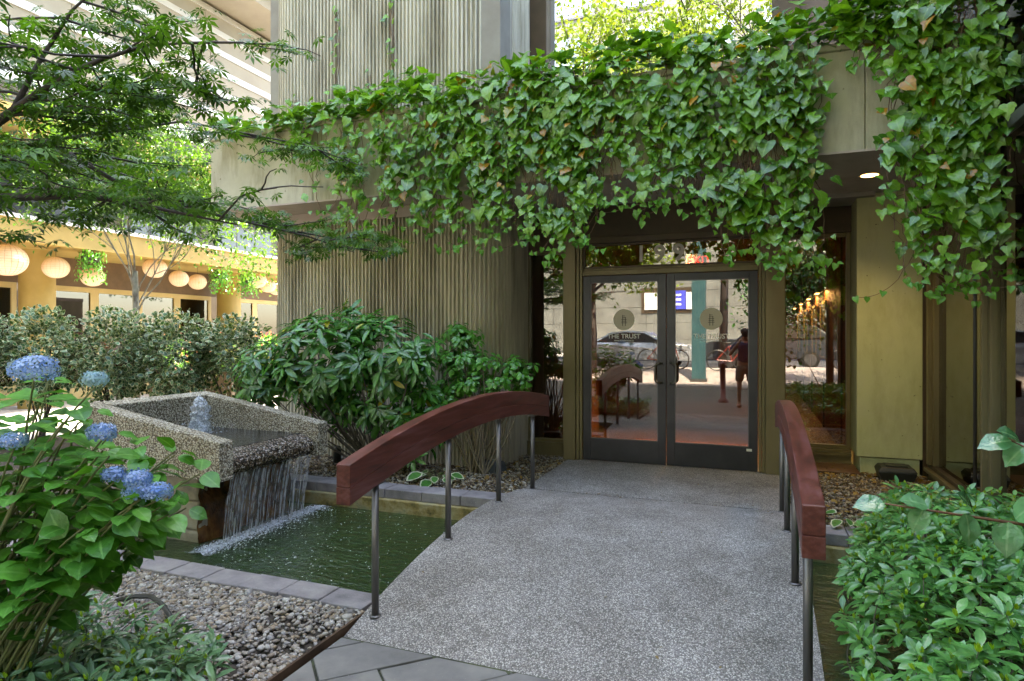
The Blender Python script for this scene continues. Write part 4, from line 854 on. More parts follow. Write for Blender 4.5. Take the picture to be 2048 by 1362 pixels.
def leaves(root, tpl, p, d, n, s, mats, max_parts=300, name='leaf', rnd=None, mass='leaf_mass'):
    """the leaves that show largest are parts of their own, the rest one mass."""
    p = np.asarray(p,float); d = np.asarray(d,float); n = np.asarray(n,float); s = np.asarray(s,float); K = len(p)
    rnd = RNG.random(K) if rnd is None else np.asarray(rnd)
    dist = np.linalg.norm(p-np.array([0,0,EYE]), axis=1); order = np.argsort(-(s/dist)*(1+.25*RNG.random(K))-.0)
    big, rest = order[:max_parts], order[max_parts:]
    if max_parts:
        nvar = 10; vr = []
        for i in range(nvar):
            o = scatter(name, tpl, [(0,0,0)], [(0,1,0)], [(0,0,1)], [1], mats, rnd=np.array([(i+.5)/nvar if i < nvar-1 else .93])); vr.append(o.data); bpy.data.objects.remove(o)
        R, P_ = frames(p[big], d[big], n[big], s[big]); L = np.array(root.location)
        for k in range(len(big)):
            o = bpy.data.objects.new(name, vr[min(nvar-1, int(rnd[big[k]]*nvar))]); COL.objects.link(o); o.parent = root
            M_ = Matrix.Identity(4)
            for a in range(3):
                for b in range(3): M_[a][b] = R[k][a][b]
                M_[a][3] = P_[k][a]-L[a]
            o.matrix_basis = M_
    if len(rest): scatter(mass, tpl, p[rest], d[rest], n[rest], s[rest], mats, root, rnd=rnd[rest], kind='stuff')
G3 = lambda k, sd=1: RNG.normal(0, sd, (k,3))
BARK = surf('bark_grey', [(.10,.085,.07),(.20,.18,.15)], 12, .85, bump=.003, bscale=40); BARKD = surf('bark_dark', [(.035,.028,.024),(.07,.055,.045)], 12, .8, bump=.002); STEMB = surf('vine_brown', [(.13,.07,.045),(.22,.14,.09)], 20, .8); STEMG = surf('stem_green', [(.10,.13,.04),(.18,.18,.07)], 20, .6)
IVYM = leafmat('ivy_leaf', (.045,.155,.010), (.20,.43,.030), .30, .30, rib=(.26,.44,.10), old=(.45,.22,.02), spec=.8)
IVYY = leafmat('young_ivy_leaf', (.10,.30,.03), (.16,.42,.05), .35, .35, rib=(.2,.4,.1))

# --- ivy over the canopy
def ivy(root, strands, seed, u_of, parts=300, dens=1.0):
    rg = np.random.default_rng(seed); P_,D_,N_,S_,R_ = [],[],[],[],[]; st = MB(); yp = []
    for (u, ztop, zbot, y0) in strands:
        L = ztop-zbot; n = max(3, int(L/.055*dens)); x = u; y = y0; pts = []
        ph = rg.uniform(0,6.28); am = rg.uniform(.02,.09)
        for k in range(n+1):
            t = k/n; z = ztop-L*t; x += rg.normal(0,.014); yy = y0+(.06 if z < 3.1 else 0)*0+rg.normal(0,.01)
            xx = x+am*math.sin(ph+t*5); pts.append((xx, yy, z))
            if rg.random() < .82 and mnoise.noise(Vector((xx*2.6, z*2.1, seed))) > -.30:
                out = rg.uniform(.02,.13); sx = rg.normal(0,.065)
                P_.append((xx+sx, yy-out, z+rg.normal(0,.03)))
                nz = .35+.9*max(0,(z-3.75))
                D_.append((rg.normal(0,.45), -.55+rg.normal(0,.28), -.72)); N_.append((rg.normal(0,.38), -.8, nz+.35+rg.normal(0,.34)))
                S_.append(rg.uniform(.055,.135)*(1 if zbot < z-.15 else .7)); R_.append(rg.random() if z-zbot > .12 else min(1,.6+.3*rg.random()))
        st.tube(pts, .0035, 4, False)
        if rg.random() < .8:   # bare trailing tip
            a = pts[-1]; q = [a]; dx = rg.normal(0,.5)
            for k in range(9): q.append((q[-1][0]+dx*.035+rg.normal(0,.004), q[-1][1]-.006, q[-1][2]-.038+.006*k))
            st.tube(q, .0028, 3, False); 
            for k in (3,6,8): yp.append((q[k][0]+rg.normal(0,.01), q[k][1]-.01, q[k][2]))
    st.build('stem', STEMB, root, kind=None)
    return P_,D_,N_,S_,R_,yp
IVA = leaf_tpl([(0,0),(.17,-.12),(.38,-.07),(.50,.17),(.34,.30),(.40,.50),(.20,.62),(.10,.82),(0,1)], 5, .30, .42, .06)
IVB = leaf_tpl([(0,0),(.16,-.10),(.33,-.06),(.46,.20),(.33,.34),(.30,.52),(.18,.68),(.08,.86),(0,1.05)], 5, -.10, .12, .10)
def ivy_leaves(root, P_, D_, N_, S_, R_, parts):
    sel = RNG.integers(0, 3, len(P_))
    for k, t in enumerate((IVY, IVA, IVB)):
        i = np.where(sel == k)[0]; leaves(root, t, np.array(P_)[i], np.array(D_)[i], np.array(N_)[i], np.array(S_)[i]*np.exp(RNG.normal(0,.22,len(i)))*.9, IVYM, parts//3, rnd=np.array(R_)[i])
def interp(x, pts):
    xs = [a for a,_ in pts]; return float(np.interp(x, xs, [b for _,b in pts]))
ZB = [(-5.2,3.90),(-4.55,3.8),(-4.3,3.2),(-4.15,2.95),(-3.95,2.62),(-3.74,2.45),(-3.55,2.80),(-3.38,2.95),(-3.1,2.68),(-2.63,2.60),(-2.3,2.78),(-2.04,2.66),(-1.59,2.56),(-1.3,2.84),(-.88,2.92),(-.44,2.86),(-.1,2.45),(.10,2.30),(.36,2.30),(.50,2.62),(.60,3.0),(.72,3.45),(.8,3.9)]
IR = thing('ivy', 'broad curtain of green ivy draped over the concrete canopy above the doors', 'ivy', (-1.8, 5.9, 4.0))
rg = np.random.default_rng(21); strands = []
for i in range(275):
    u = rg.uniform(-4.3, .56)
    if u < -3.2 and rg.random() < .50: continue
    if -3.2 < u < -2.1 and rg.random() < .30: continue
    zt_ = rg.uniform(3.75,4.2); zb = interp(u, ZB); full = rg.random()
    zbot = zb+(0 if full < .45 else rg.uniform(.0,.9)*(zt_-zb)*.8)+rg.normal(0,.07)
    strands.append((u, zt_, min(zbot, zt_-.2), 5.86-rg.uniform(0,.10)))
for i in range(14): strands.append((rg.uniform(-5.3,-4.5), 4.1, rg.uniform(3.7,3.95), 5.87))
strands.append((-4.72, 4.05, 3.05, 5.86)); strands.append((-4.68, 4.05, 3.35, 5.86))
P_,D_,N_,S_,R_,yp = ivy(IR, strands, 5, None)
for (x0, z0, x1) in ((-4.3,3.95,-4.9),(-2.3,3.1,-1.9)): pass
# mound of leaves along the top
K = 1500; u = RNG.uniform(-6.0,.95,K); h = np.where(u < -4.3, .17, .36); zz_ = 4.03+h*RNG.random(K)**1.2; yy_ = 5.80+RNG.random(K)*.42-.10*(zz_ < 4.2)
keep = (u > -4.5) | (RNG.random(K) < .62)
for i in np.where(keep)[0]:
    P_.append((u[i], yy_[i], zz_[i]+.06*math.sin(u[i]*5))); D_.append((RNG.normal(0,.6), -.8+RNG.normal(0,.3), .0+RNG.normal(0,.35))); N_.append((RNG.normal(0,.3), -.55+RNG.normal(0,.3), .8)); S_.append(RNG.uniform(.09,.165)); R_.append(RNG.random())
ivy_leaves(IR, P_, D_, N_, S_, R_, 300)
if yp: scatter('young_leaf', IVY2, yp, G3(len(yp),.4)+np.array([0,-.4,-.8]), G3(len(yp),.3)+np.array([0,-1,.3]), RNG.uniform(.04,.07,len(yp)), IVYY, IR, kind='stuff')
# thin climbers on the ribbed tower
cl = MB(); P_,D_,N_,S_ = [],[],[],[]
for (x, za, zb_) in ((-4.80,4.0,5.6),(-4.33,4.0,4.75),(-4.25,4.0,4.5),(-4.02,4.0,5.6),(-5.42,4.1,4.6)):
    z = za; pts = []
    while z < zb_:
        pts.append((x+.012*math.sin(z*9)+RNG.normal(0,.005), 6.47, z)); z += .05
        for q in range(3 if z < za+.4 else 1):
            if RNG.random() < .8: P_.append((x+RNG.normal(0,.035+(.05 if z < za+.3 else 0)), 6.45-RNG.random()*.03, z)); D_.append((RNG.normal(0,.6),-.3,-.3+RNG.normal(0,.5))); N_.append((RNG.normal(0,.3),-1,.5)); S_.append(RNG.uniform(.05,.085))
    cl.tube(pts, .006, 4, False)
    cl.tube([(p[0]+.03,p[1],p[2]) for p in pts], .004, 4, False)
CLI = thing('ivy', 'thin ivy runners climbing the ribbed concrete above the canopy', 'ivy', (-4.4,6.45,4.0)); cl.build('stem', STEMB, CLI); leaves(CLI, IVY2, P_, D_, N_, S_, IVYM, 60)
# ivy on the right corner
IQ = thing('ivy', 'separate hanging ivy clump on the right, in front of the bronze corner post', 'ivy', (1.4, 5.6, 4.0))
ZR = [(.66,4.0),(.85,3.9),(.95,3.2),(1.05,2.9),(1.12,2.2),(1.2,2.1),(1.35,2.1),(1.55,2.15),(1.66,2.6),(1.78,3.0)]
rg = np.random.default_rng(4); strands = []
for i in range(62):
    u = rg.uniform(1.08,1.60); zt_ = rg.uniform(3.8,4.3); zb = interp(u, ZR)
    strands.append((u, zt_, min(zt_-.2, zb+(0 if rg.random() < .5 else rg.uniform(0,.6)*(zt_-zb))+rg.normal(0,.06)), 5.66-rg.uniform(0,.14)))
for i in range(12): strands.append((rg.uniform(.68,1.0), 4.1, rg.uniform(3.75,4.0), 5.72))
strands += [(1.02,3.4,2.85,5.6),(1.0,2.75,2.05,5.6)]
P_,D_,N_,S_,R_,yp = ivy(IQ, strands, 8, None)
for i in range(420):
    P_.append((RNG.uniform(.6,1.72), RNG.uniform(5.55,6.0), RNG.uniform(4.0,4.42))); D_.append((RNG.normal(0,.6), -.8, RNG.normal(0,.35))); N_.append((RNG.normal(0,.3), -.55, .8)); S_.append(RNG.uniform(.09,.15)); R_.append(RNG.random())
ivy_leaves(IQ, P_, D_, N_, S_, R_, 240)
if yp: scatter('young_leaf', IVY2, yp, G3(len(yp),.4)+np.array([0,-.4,-.8]), G3(len(yp),.3)+np.array([0,-1,.3]), RNG.uniform(.04,.07,len(yp)), IVYY, IQ, kind='stuff')

# --- rosette shrubs
def rosette_shrub(root, tips, axis, nleaf, size, tpl, mat, base, parts, up=.35, stemr=.006, stems=22, spread=1.0, smat=None, tipmat=None, tipsize=.5, seed=1, sag=.25):
    rg = np.random.default_rng(seed); P_,D_,N_,S_ = [],[],[],[]; TP,TD,TN,TS = [],[],[],[]
    for (t, a) in zip(tips, axis):
        a = Vector(a).normalized(); e1 = a.orthogonal().normalized(); e2 = a.cross(e1); n = max(4,int(rg.normal(nleaf,1.2)))
        for k in range(n):
            an = 2.4*k+rg.uniform(0,.5); el = up+rg.normal(0,.22)-.25*(k/n)
            d = (e1*math.cos(an)+e2*math.sin(an))*spread*math.cos(el)+a*math.sin(el)
            s_ = size*rg.uniform(.7,1.2); q = Vector(t)-a*(.028*size/.1*k/n*2)
            P_.append(q+d*.01); D_.append(d-Vector((0,0,sag*rg.random()))); N_.append(a+Vector(rg.normal(0,.15,3))); S_.append(s_)
        if tipmat:
            for k in range(4):
                an = 1.57*k+rg.random(); d = (e1*math.cos(an)+e2*math.sin(an))*.45+a; TP.append(t); TD.append(d); TN.append(e1*math.cos(an)+e2*math.sin(an)); TS.append(size*tipsize*rg.uniform(.7,1.1))
    st = MB(); idx = rg.permutation(len(tips))[:stems]
    for i in idx:
        t = Vector(tips[i]); b = Vector(base)+Vector(rg.normal(0,.05,3))*Vector((1,1,0)) if not callable(base) else Vector(base(t, rg)); m_ = (t+b)/2+Vector((rg.normal(0,.06),rg.normal(0,.06),-.05)); pts = []
        for k in range(9):
            u_ = k/8; pts.append(b*(1-u_)**2+m_*2*u_*(1-u_)+t*u_*u_+Vector(rg.normal(0,.006,3)))
        st.tube(pts, [stemr*(1.3-.9*k/8) for k in range(9)], 5, False)
    st.build('stem', smat or BARK, root, smooth=True)
    leaves(root, tpl, P_, D_, N_, S_, mat, parts)
    if tipmat: scatter('shoot_tip', tpl, TP, TD, TN, TS, tipmat, root, kind='stuff')
RHOM = leafmat('glossy_leaf', (.025,.12,.025), (.09,.30,.04), .26, .16, rib=(.12,.28,.08), old=(.40,.36,.03), spec=.7)
rs = thing('broadleaf_shrub', 'large glossy dark green long-leaved shrub against the ribbed wall behind the fountain', 'shrub', (-4.0,5.9,.12)); rg = np.random.default_rng(2); tips, ax = [], []
blobs = [((-4.25,5.45,1.42),(.70,.42,.42),95),((-3.55,5.65,1.45),(.62,.38,.42),85),((-4.85,5.35,1.25),(.35,.35,.35),34),((-3.75,5.75,.98),(.75,.30,.28),46),((-3.35,5.8,.62),(.35,.25,.28),16),((-4.1,5.85,1.85),(.18,.15,.18),6),((-4.3,5.8,.95),(.5,.3,.3),26)]
for c, r, n in blobs:
    for i in range(n):
        d = Vector(rg.normal(0,1,3)).normalized(); 
        if d.y > .3 and rg.random() < .6: d.y = -d.y
        rr = rg.uniform(.72,1.05); t = Vector((c[0]+d.x*r[0]*rr, min(6.25,c[1]+d.y*r[1]*rr), c[2]+d.z*r[2]*rr)); tips.append(t); ax.append((d.x*.8, d.y*.8-.15, max(.1,d.z*.8+.75)))
rosette_shrub(rs, tips, ax, 11, .155, NAR2, RHOM, (-3.9,5.95,.12), 300, up=.22, stems=60, stemr=.008, seed=3, sag=.30)
BRTM = leafmat('bright_small_leaf', (.05,.20,.02), (.13,.40,.05), .28, .25, rib=(.2,.4,.1), spec=.6)
b2 = thing('small_leaved_shrub', 'bright green small-leaved layered shrub left of the doors behind the handrail', 'shrub', (-2.75,6.2,.12)); tips, ax = [], []
for c, r, n in [((-2.95,6.15,1.60),(.25,.18,.17),36),((-2.9,6.1,1.36),(.48,.22,.11),60),((-2.75,6.1,1.14),(.60,.22,.09),60),((-2.35,6.25,1.22),(.26,.2,.16),42),((-3.2,6.0,1.00),(.32,.18,.07),28)]:
    for i in range(n):
        d = Vector(rg.normal(0,1,3)).normalized(); t = Vector((c[0]+d.x*r[0]*rg.uniform(.3,1.05), c[1]+d.y*r[1], c[2]+d.z*r[2])); tips.append(t); ax.append((d.x*.7,d.y*.7-.2,.8))
rosette_shrub(b2, tips, ax, 8, .075, OVAL, BRTM, lambda t, rg: (-2.80+rg.choice((-.06,0,.06,.1)),6.22+rg.normal(0,.02),.12), 300, up=.1, stems=34, stemr=.009, seed=5, sag=.35, smat=surf('pale_bark', [(.16,.13,.08),(.28,.23,.15)], 14, .8))

# --- variegated hedge behind the fountain
VG = leafmat('holly_green', (.02,.07,.02), (.05,.15,.04), .35, .12); VC = leafmat('holly_cream', (.30,.36,.20), (.55,.58,.38), .4, .15)
labs = ['variegated shrub at the far left picture edge, behind the hydrangea','variegated shrub below the nearest yellow column','variegated shrub in front of the pale tree trunk','variegated shrub right of the pale trunk, behind the fountain','rightmost variegated shrub, touching the glossy broadleaf shrub']
hp_ = [(-9.5,5.0,2.08),(-8.95,5.65,1.98),(-8.2,6.1,2.0),(-7.45,6.5,1.95),(-6.75,6.8,1.88)]
for i, (x, y, h) in enumerate(hp_):
    t = thing('variegated_shrub', labs[i], 'shrub', (x,y,.1), 'cream-edged shrubs of the hedge'); K = 4300
    d = norm(G3(K)); r = RNG.uniform(.45,1.05,K)[:,None]; rad = np.array([.62,.52,(h-.72)/2]); c = np.array([x,y,.72+(h-.72)/2]); p = c+d*r*rad
    lump = np.array([mnoise.noise(Vector(q*2.6)) for q in p]); keep = lump > -.22; p = p[keep]; d = d[keep]; K = len(p)
    leaves(t, VARI, p, d+G3(K,.6), d*.6+np.array([0,-.3,.9])+G3(K,.35), RNG.uniform(.05,.085,K), [VG, VC], 120)
    st = MB()
    for k in range(9):
        a = RNG.uniform(0,6.28); q = [(x+RNG.normal(0,.05),y+RNG.normal(0,.05),.08)]; tx_, ty_ = x+.5*math.cos(a), y+.45*math.sin(a)
        for u_ in (.25,.5,.75,1): q.append((x+(tx_-x)*u_**1.5+RNG.normal(0,.02), y+(ty_-y)*u_**1.5+RNG.normal(0,.02), .08+u_*(h-.4)))
        st.tube(q, [.016,.013,.010,.007,.004], 5, False)
    st.build('stem', BARKD, t)
PK = leafmat('pink_petal', (.55,.10,.15), (.7,.25,.28), .6, .3)
for i, (x, y, z) in enumerate(((-13.2,13.0,.0),(-12.9,14.3,.0),(-13.3,11.4,.0))):
    t = thing('flower_planter', ['planter of pink flowers before the arcade, nearest the farther yellow column','planter of pink flowers left half hidden by the glossy shrub','planter of pink flowers mostly hidden behind the hedge'][i], 'planter', (x,y,0), 'flower planters along the arcade'); MB().box(x-.45,x+.45,y-.25,y+.25,-.01,.75).build('planter_box', BRONZED, t, bevel=.01)
    K = 900; d = norm(G3(K)); p = np.array([x,y,1.15])+d*np.array([.6,.45,.5])*RNG.uniform(.5,1,K)[:,None]
    scatter('foliage', SMAL, p, d, d+np.array([0,0,1]), RNG.uniform(.06,.10,K), BRTM, t, kind='stuff'); K = 260; d = norm(G3(K)); p = np.array([x,y,1.15])+d*np.array([.65,.5,.55]); scatter('flowers', SMAL, p, d, G3(K), RNG.uniform(.06,.10,K), PK, t, kind='stuff')
for i, (x, y, z) in enumerate(((-14.0,13.6,3.35),(-14.0,14.6,3.3),(-14.0,9.9,3.4))):
    t = thing('hanging_basket', ['hanging basket of trailing leaves left of the farther yellow column','hanging basket of trailing leaves right of the farther yellow column','hanging basket half hidden by the tree leaves near the nearest column'][i], 'hanging basket', (x,y,z), 'hanging baskets of the arcade'); MB().lathe([(0,-.15),(.14,-.12),(.2,0),(.19,0)], (x,y,z), 16).build('basket', BARKD, t)
    K = 420; a = RNG.uniform(0,6.28,K); rr = RNG.uniform(.12,.32,K); p = np.stack([x+rr*np.cos(a), y+rr*np.sin(a), z+.15-RNG.random(K)*.75*rr/.32], 1); scatter('trailing_leaves', SMAL, p, G3(K,.5)+np.array([0,0,-1]), np.stack([np.cos(a),np.sin(a),a*0+.3],1), RNG.uniform(.06,.09,K), BRTM, t, kind='stuff'); MB().tube([(x,y,z),(x,y,z+.35)], .006, 4).build('cord', BLACKP, t)

# --- trees
def grow(st, p, d, L, r, lv, rg, tips, spread=.6, up=.15, seg=4, nb=3, flat=0):
    p = Vector(p); d = Vector(d).normalized(); pts = [p.copy()]; rs = [r]
    for k in range(seg):
        d = (d+Vector(rg.normal(0,.13,3))+Vector((0,0,up*.3))).normalized(); 
        if flat: d.z *= (1-flat); d.normalize()
        p = p+d*L/seg; pts.append(p.copy()); rs.append(r*(1-.45*(k+1)/seg))
        if lv <= 1: tips.append((p.copy(), d.copy()))
    st.tube(pts, rs, 6 if r > .02 else 4, False)
    if lv > 0:
        for k in range(nb+(1 if rg.random() < .4 else 0)):
            a = pts[rg.integers(max(1,seg//2), seg+1)]; nd = (d+Vector(rg.normal(0,spread,3))).normalized(); 
            if flat: nd.z *= (1-flat)
            grow(st, a, nd, L*rg.uniform(.6,.8), r*.55, lv-1, rg, tips, spread, up, seg, nb, flat)
# pale-trunked tree behind the hedge
T1 = thing('slender_tree', 'slender pale-trunked tree with airy small leaves standing behind the hedge', 'tree', (-10.1,7.95,0)); st = MB(); rg = np.random.default_rng(12); tips = []
st.tube([(-10.1,7.95,-.02),(-10.08,7.95,1.4),(-10.12,7.93,2.75)], [.062,.055,.048], 12)
for a in range(7): an = a*.9+.2; grow(st, (-10.12,7.93,1.95+.12*a), (math.cos(an)*.55, math.sin(an)*.55, .95), 1.45, .016, 3, rg, tips, .42, .25)
st.build('trunk', surf('pale_trunk', [(.20,.18,.14),(.34,.31,.25),(.12,.10,.08)], 7, .8, stretch=(1,1,.5), bump=.002), T1, smooth=True)
tp0 = np.array([t[0] for t in tips]); KT = 15000; k = RNG.integers(0, len(tp0), KT); p = tp0[k]+G3(KT,.2); T1M = leafmat('airy_leaf', (.06,.15,.02), (.14,.30,.05), .45, .35)
leaves(T1, SMAL, p, G3(KT)+np.array([0,0,-.3]), G3(KT,.4)+np.array([0,0,1]), RNG.uniform(.055,.10,KT), T1M, 0, mass='crown')
# Japanese maple reaching in from the left
T2 = thing('maple_tree', 'Japanese maple with dark layered star-shaped leaves reaching in from the left', 'tree', (-5.4,1.6,0)); st = MB(); rg = np.random.default_rng(31); tips = []
st.tube([(-5.5,1.4,-.02),(-5.45,1.5,.8),(-5.3,1.7,1.5),(-5.0,1.9,2.1)], [.11,.095,.085,.07], 12)
limbs = [[(-5.0,1.9,2.1),(-4.4,2.15,2.55),(-4.02,2.31,2.84),(-3.86,2.37,2.96),(-3.67,2.45,3.10),(-3.49,2.52,3.19),(-3.25,2.61,3.27),(-2.9,2.8,3.32)],
         [(-5.0,1.9,2.1),(-4.5,2.1,2.36),(-4.02,2.31,2.40),(-3.7,2.44,2.41),(-3.38,2.56,2.39),(-3.14,2.7,2.33),(-2.9,2.95,2.28)],
         [(-5.3,1.7,1.5),(-5.0,2.3,2.3),(-4.7,3.0,3.0),(-4.2,3.7,3.3),(-3.6,4.4,3.25),(-3.2,4.75,3.1)],
         [(-3.95,2.33,2.88),(-3.85,2.42,3.2),(-3.7,2.5,3.5),(-3.45,2.6,3.75)],[(-4.7,3.0,3.0),(-4.3,3.3,2.7),(-3.9,3.8,2.55),(-3.5,4.3,2.45),(-3.3,4.7,2.35)]]
for li, l in enumerate(limbs):
    n = len(l); st.tube(l, [(.032 if li < 2 else .016)*(1-.97*i/(n-1))+.003 for i in range(n)], 8, False)
    for i in range(1, n):
        for q in range(3 if li != 1 else 2):
            a = Vector(l[i-1]).lerp(Vector(l[i]), rg.random()); dr = Vector((rg.normal(0,1), rg.normal(.3,.8), rg.normal(.05,.2)))
            if a.x < -3.0 or dr.x < .6: grow(st, a, dr, rg.uniform(.35,.6), .009, 1, rg, tips, .55, 0, 4, 2, .45)
st.build('trunk', BARKD, T2, smooth=True)
TT = np.array([t[0] for t in tips])
def px(P):  # used only to thin leaves in front of the door side: real positions
    return P
keepm = np.array([t[0] < -2.55 or t[1] > 4.2 for t in TT]); TT = TT[keepm]
P_,D_,N_,S_ = [],[],[],[]
for t in TT:
    for q in range(3 if t[0] < -4 else 4):
        o = rg.normal(0,.09,3)*np.array([1,1,.35]); P_.append(t+o); a = rg.uniform(0,6.28); D_.append((math.cos(a),math.sin(a),-.35+rg.normal(0,.2))); N_.append((rg.normal(0,.28),-.25+rg.normal(0,.28),1)); S_.append(rg.uniform(.055,.095))
MPM = leafmat('maple_leaf', (.022,.07,.010), (.09,.22,.024), .42, .42, rib=(.08,.18,.03))
print('maple leaves', len(P_))
leaves(T2, STAR, P_, D_, N_, S_, MPM, 300, mass='crown')
# trees on the plaza behind the viewpoint, mirrored in the glass
T3M = leafmat('sunlit_leaf', (.12,.20,.02), (.26,.34,.05), .5, .35)
for i, (x, y, h, R_) in enumerate(((-5.2,-6.6,3.4,3.0),(-1.0,-8.6,8.8,5.4),(-6.6,-8.8,8.6,5.4),(2.3,-3.2,1.6,2.5))):
    t = thing('street_tree', ['plaza tree mirrored in the top of the left door','tall yellow-green street tree mirrored in the glass above the canopy','second tall yellow-green street tree, mirrored at the left of the glass above the canopy','bushy small tree on the plaza mirrored in the right side window'][i], 'tree', (x,y,.1)); st = MB(); tips = []; rg = np.random.default_rng(50+i)
    st.tube([(x,y,-.1),(x+.05,y,h*.5),(x,y,h)], [.16,.13,.10], 10)
    for a in range(8): an = a*.8; grow(st, (x,y,h-.15*a*.3), (math.cos(an)*.8, math.sin(an)*.8, .6), R_*.62, .06, 3, rg, tips, .55, .2)
    st.build('trunk', BARKD, t, smooth=True); tt = np.array([q[0] for q in tips]); K = 9000; p = tt[RNG.integers(0,len(tt),K)]+G3(K,.28)
    leaves(t, SMAL, p, G3(K), G3(K,.5)+np.array([0,0,1]), RNG.uniform(.13,.22,K)*(.7 if i == 3 else 1), T3M if i < 3 else RHOM, 0, mass='crown')

# --- hydrangea at the left
HYM = leafmat('hydrangea_leaf', (.04,.16,.02), (.11,.33,.045), .38, .30, rib=(.18,.40,.10), spec=.5)
HY = thing('hydrangea', 'blue flowering hydrangea bush with large leaves at the left edge in front of the fountain', 'hydrangea', (-2.9,1.55,0)); rg = np.random.default_rng(77); st = MB(); P_,D_,N_,S_ = [],[],[],[]
flow = [((-2.56,1.59,1.48),.078,0),((-2.34,1.67,1.445),.042,1),((-2.63,1.56,1.21),.045,0),((-2.32,1.68,1.24),.050,0),((-2.28,1.70,1.08),.040,0),((-2.19,1.73,1.065),.045,0),((-2.185,1.735,1.02),.050,0),((-2.12,1.76,1.015),.046,0)]
targets = [(Vector(f[0]),True) for f in flow]
for i in range(58):
    x = rg.uniform(-3.25,-2.16); y = 1.42+(x+3.1)*.28+rg.uniform(-.02,.40); top = np.interp(x, [-3.2,-2.55,-2.3,-2.0], [1.50,1.44,1.30,.92]); z = rg.uniform(.62 if x < -2.15 else .7, top)
    if x > -2.42 and z < .86: z = .86+.2*rg.random()
    targets.append((Vector((x,y,z)), False))
for (c, isf) in targets:
    b = Vector((-2.95+rg.normal(0,.10), 1.55+rg.normal(0,.10), 0)); m_ = Vector((b.x*.5+c.x*.5, b.y*.5+c.y*.5, max(c.z*.75,.3))); pts = []
    for k in range(10): u_ = k/9; pts.append(b*(1-u_)**2+m_*2*u_*(1-u_)+(c-Vector((0,0,.03)))*u_*u_)
    st.tube(pts, [.007-.0035*k/9 for k in range(10)], 6, False)
    for k in (5,6,7,8,9):
        a0 = rg.uniform(0,3.14); nd = (pts[k]-pts[k-1]).normalized(); e1 = nd.orthogonal().normalized(); e2 = nd.cross(e1)
        for s_ in (0, PI):
            if k == 9 and isf: continue
            d = e1*math.cos(a0+s_)+e2*math.sin(a0+s_)+nd*.35; d.z = d.z*.5+.05; P_.append(pts[k]+d*.02); D_.append(d); N_.append(Vector((rg.normal(0,.25),-.25+rg.normal(0,.2),1))); S_.append(rg.uniform(.085,.135)*(1 if k < 9 else .75))
st.build('stem', STEMG, HY, smooth=True)
leaves(HY, WIDE, P_, D_, N_, S_, HYM, 300, mass='small_leaves')
FB = leafmat('blue_floret', (.10,.22,.60), (.34,.46,.82), .6, .25, rib=(.5,.55,.85)); FP = leafmat('pale_floret', (.22,.38,.55), (.35,.50,.60), .6, .25, rib=(.5,.55,.6))
FLO = (np.array([(0,0,.0)]+[(r*math.cos(a), r*math.sin(a), h_) for q in range(4) for (r,a,h_) in ((.75,q*PI/2-.42,.05),(1.05,q*PI/2-.22,.02),(1.05,q*PI/2+.22,.02),(.75,q*PI/2+.42,.05))]), [(0,1+4*q,2+4*q,3+4*q,4+4*q) for q in range(4)], np.array([1]+[0]*16), [0]*4)
for c, r, pale in flow:
    n = int(30+ (r/.05)**2*30); i = np.arange(n)+.5; ph = np.arccos(1-1.55*i/n); th = PI*(1+5**.5)*i; d = np.stack([np.cos(th)*np.sin(ph), np.sin(th)*np.sin(ph), np.cos(ph)], 1)
    p = np.array(c)+d*np.array([r,r,r*.68])*(1+RNG.normal(0,.10,n))[:,None]; e_ = norm(np.cross(d, G3(n)))
    o = scatter('flower_head', FLO, p, e_, d+G3(n,.18), RNG.uniform(.012,.018,n), FP if pale else FB, HY, smooth=False); o['label'] = 'pale unopened flower head' if pale else ('largest blue flower head' if r > .07 else 'small blue flower head')

# --- low shrubs in the front corners
AZM = leafmat('azalea_leaf', (.07,.18,.08), (.20,.36,.20), .28, .12, rib=(.14,.3,.12), spec=.75); AZT = leafmat('fresh_tip', (.28,.45,.03), (.40,.60,.05), .4, .3); AZR = leafmat('azalea_leaf_bright', (.04,.17,.035), (.14,.38,.09), .28, .18, rib=(.18,.36,.1), spec=.75)
AL = thing('low_shrub', 'low grey-green narrow-leaved shrub with yellow-green tips on the pebbles, bottom left', 'shrub', (-2.9,1.7,0)); rg = np.random.default_rng(9); tips, ax = [], []
while len(tips) < 520:
    x, y = rg.uniform(-3.9,-2.02), rg.uniform(1.05,2.28); lim = np.interp(x, [-3.9,-3.3,-2.9,-2.45,-2.1,-2.0], [1.75,2.05,2.24,2.22,2.05,1.9])
    if y < lim: tips.append(Vector((x,y,.10+.22*rg.random()+.05*mnoise.noise(Vector((x*3,y*3,0)))))); ax.append((rg.normal(0,.35),rg.normal(-.1,.35),1))
rosette_shrub(AL, tips, ax, 9, .078, NAR2, AZM, lambda t, rg: (t.x+rg.normal(0,.06),t.y+rg.normal(0,.06),0), 300, up=.30, stems=240, stemr=.003, seed=4, tipmat=AZT, sag=.2, tipsize=.42)
AR = thing('evergreen_shrub', 'bushy glossy green shrub filling the bottom right corner beside the bridge', 'shrub', (1.1,3.6,0)); tips, ax = [], []
while len(tips) < 950:
    x, y = rg.uniform(.40,2.0), rg.uniform(2.0,5.35)
    xm = np.interp(y, [2.0,2.6,3.2,4.0,4.6,5.3], [.36,.38,.38,.47,.56,.74])
    if x < xm: continue
    ed = min(1,(x-xm)/.28); h = .16+.44*ed**.6-.10*max(0,y-4.3); tips.append(Vector((x,y,max(.08,h*(.80+.3*rg.random())+.07*mnoise.noise(Vector((x*2.5,y*2.5,3)))-(0 if rg.random() < .72 else .18*rg.random()))))); ax.append((rg.normal(0,.35)-.5*(1-ed),rg.normal(-.15,.35),1))
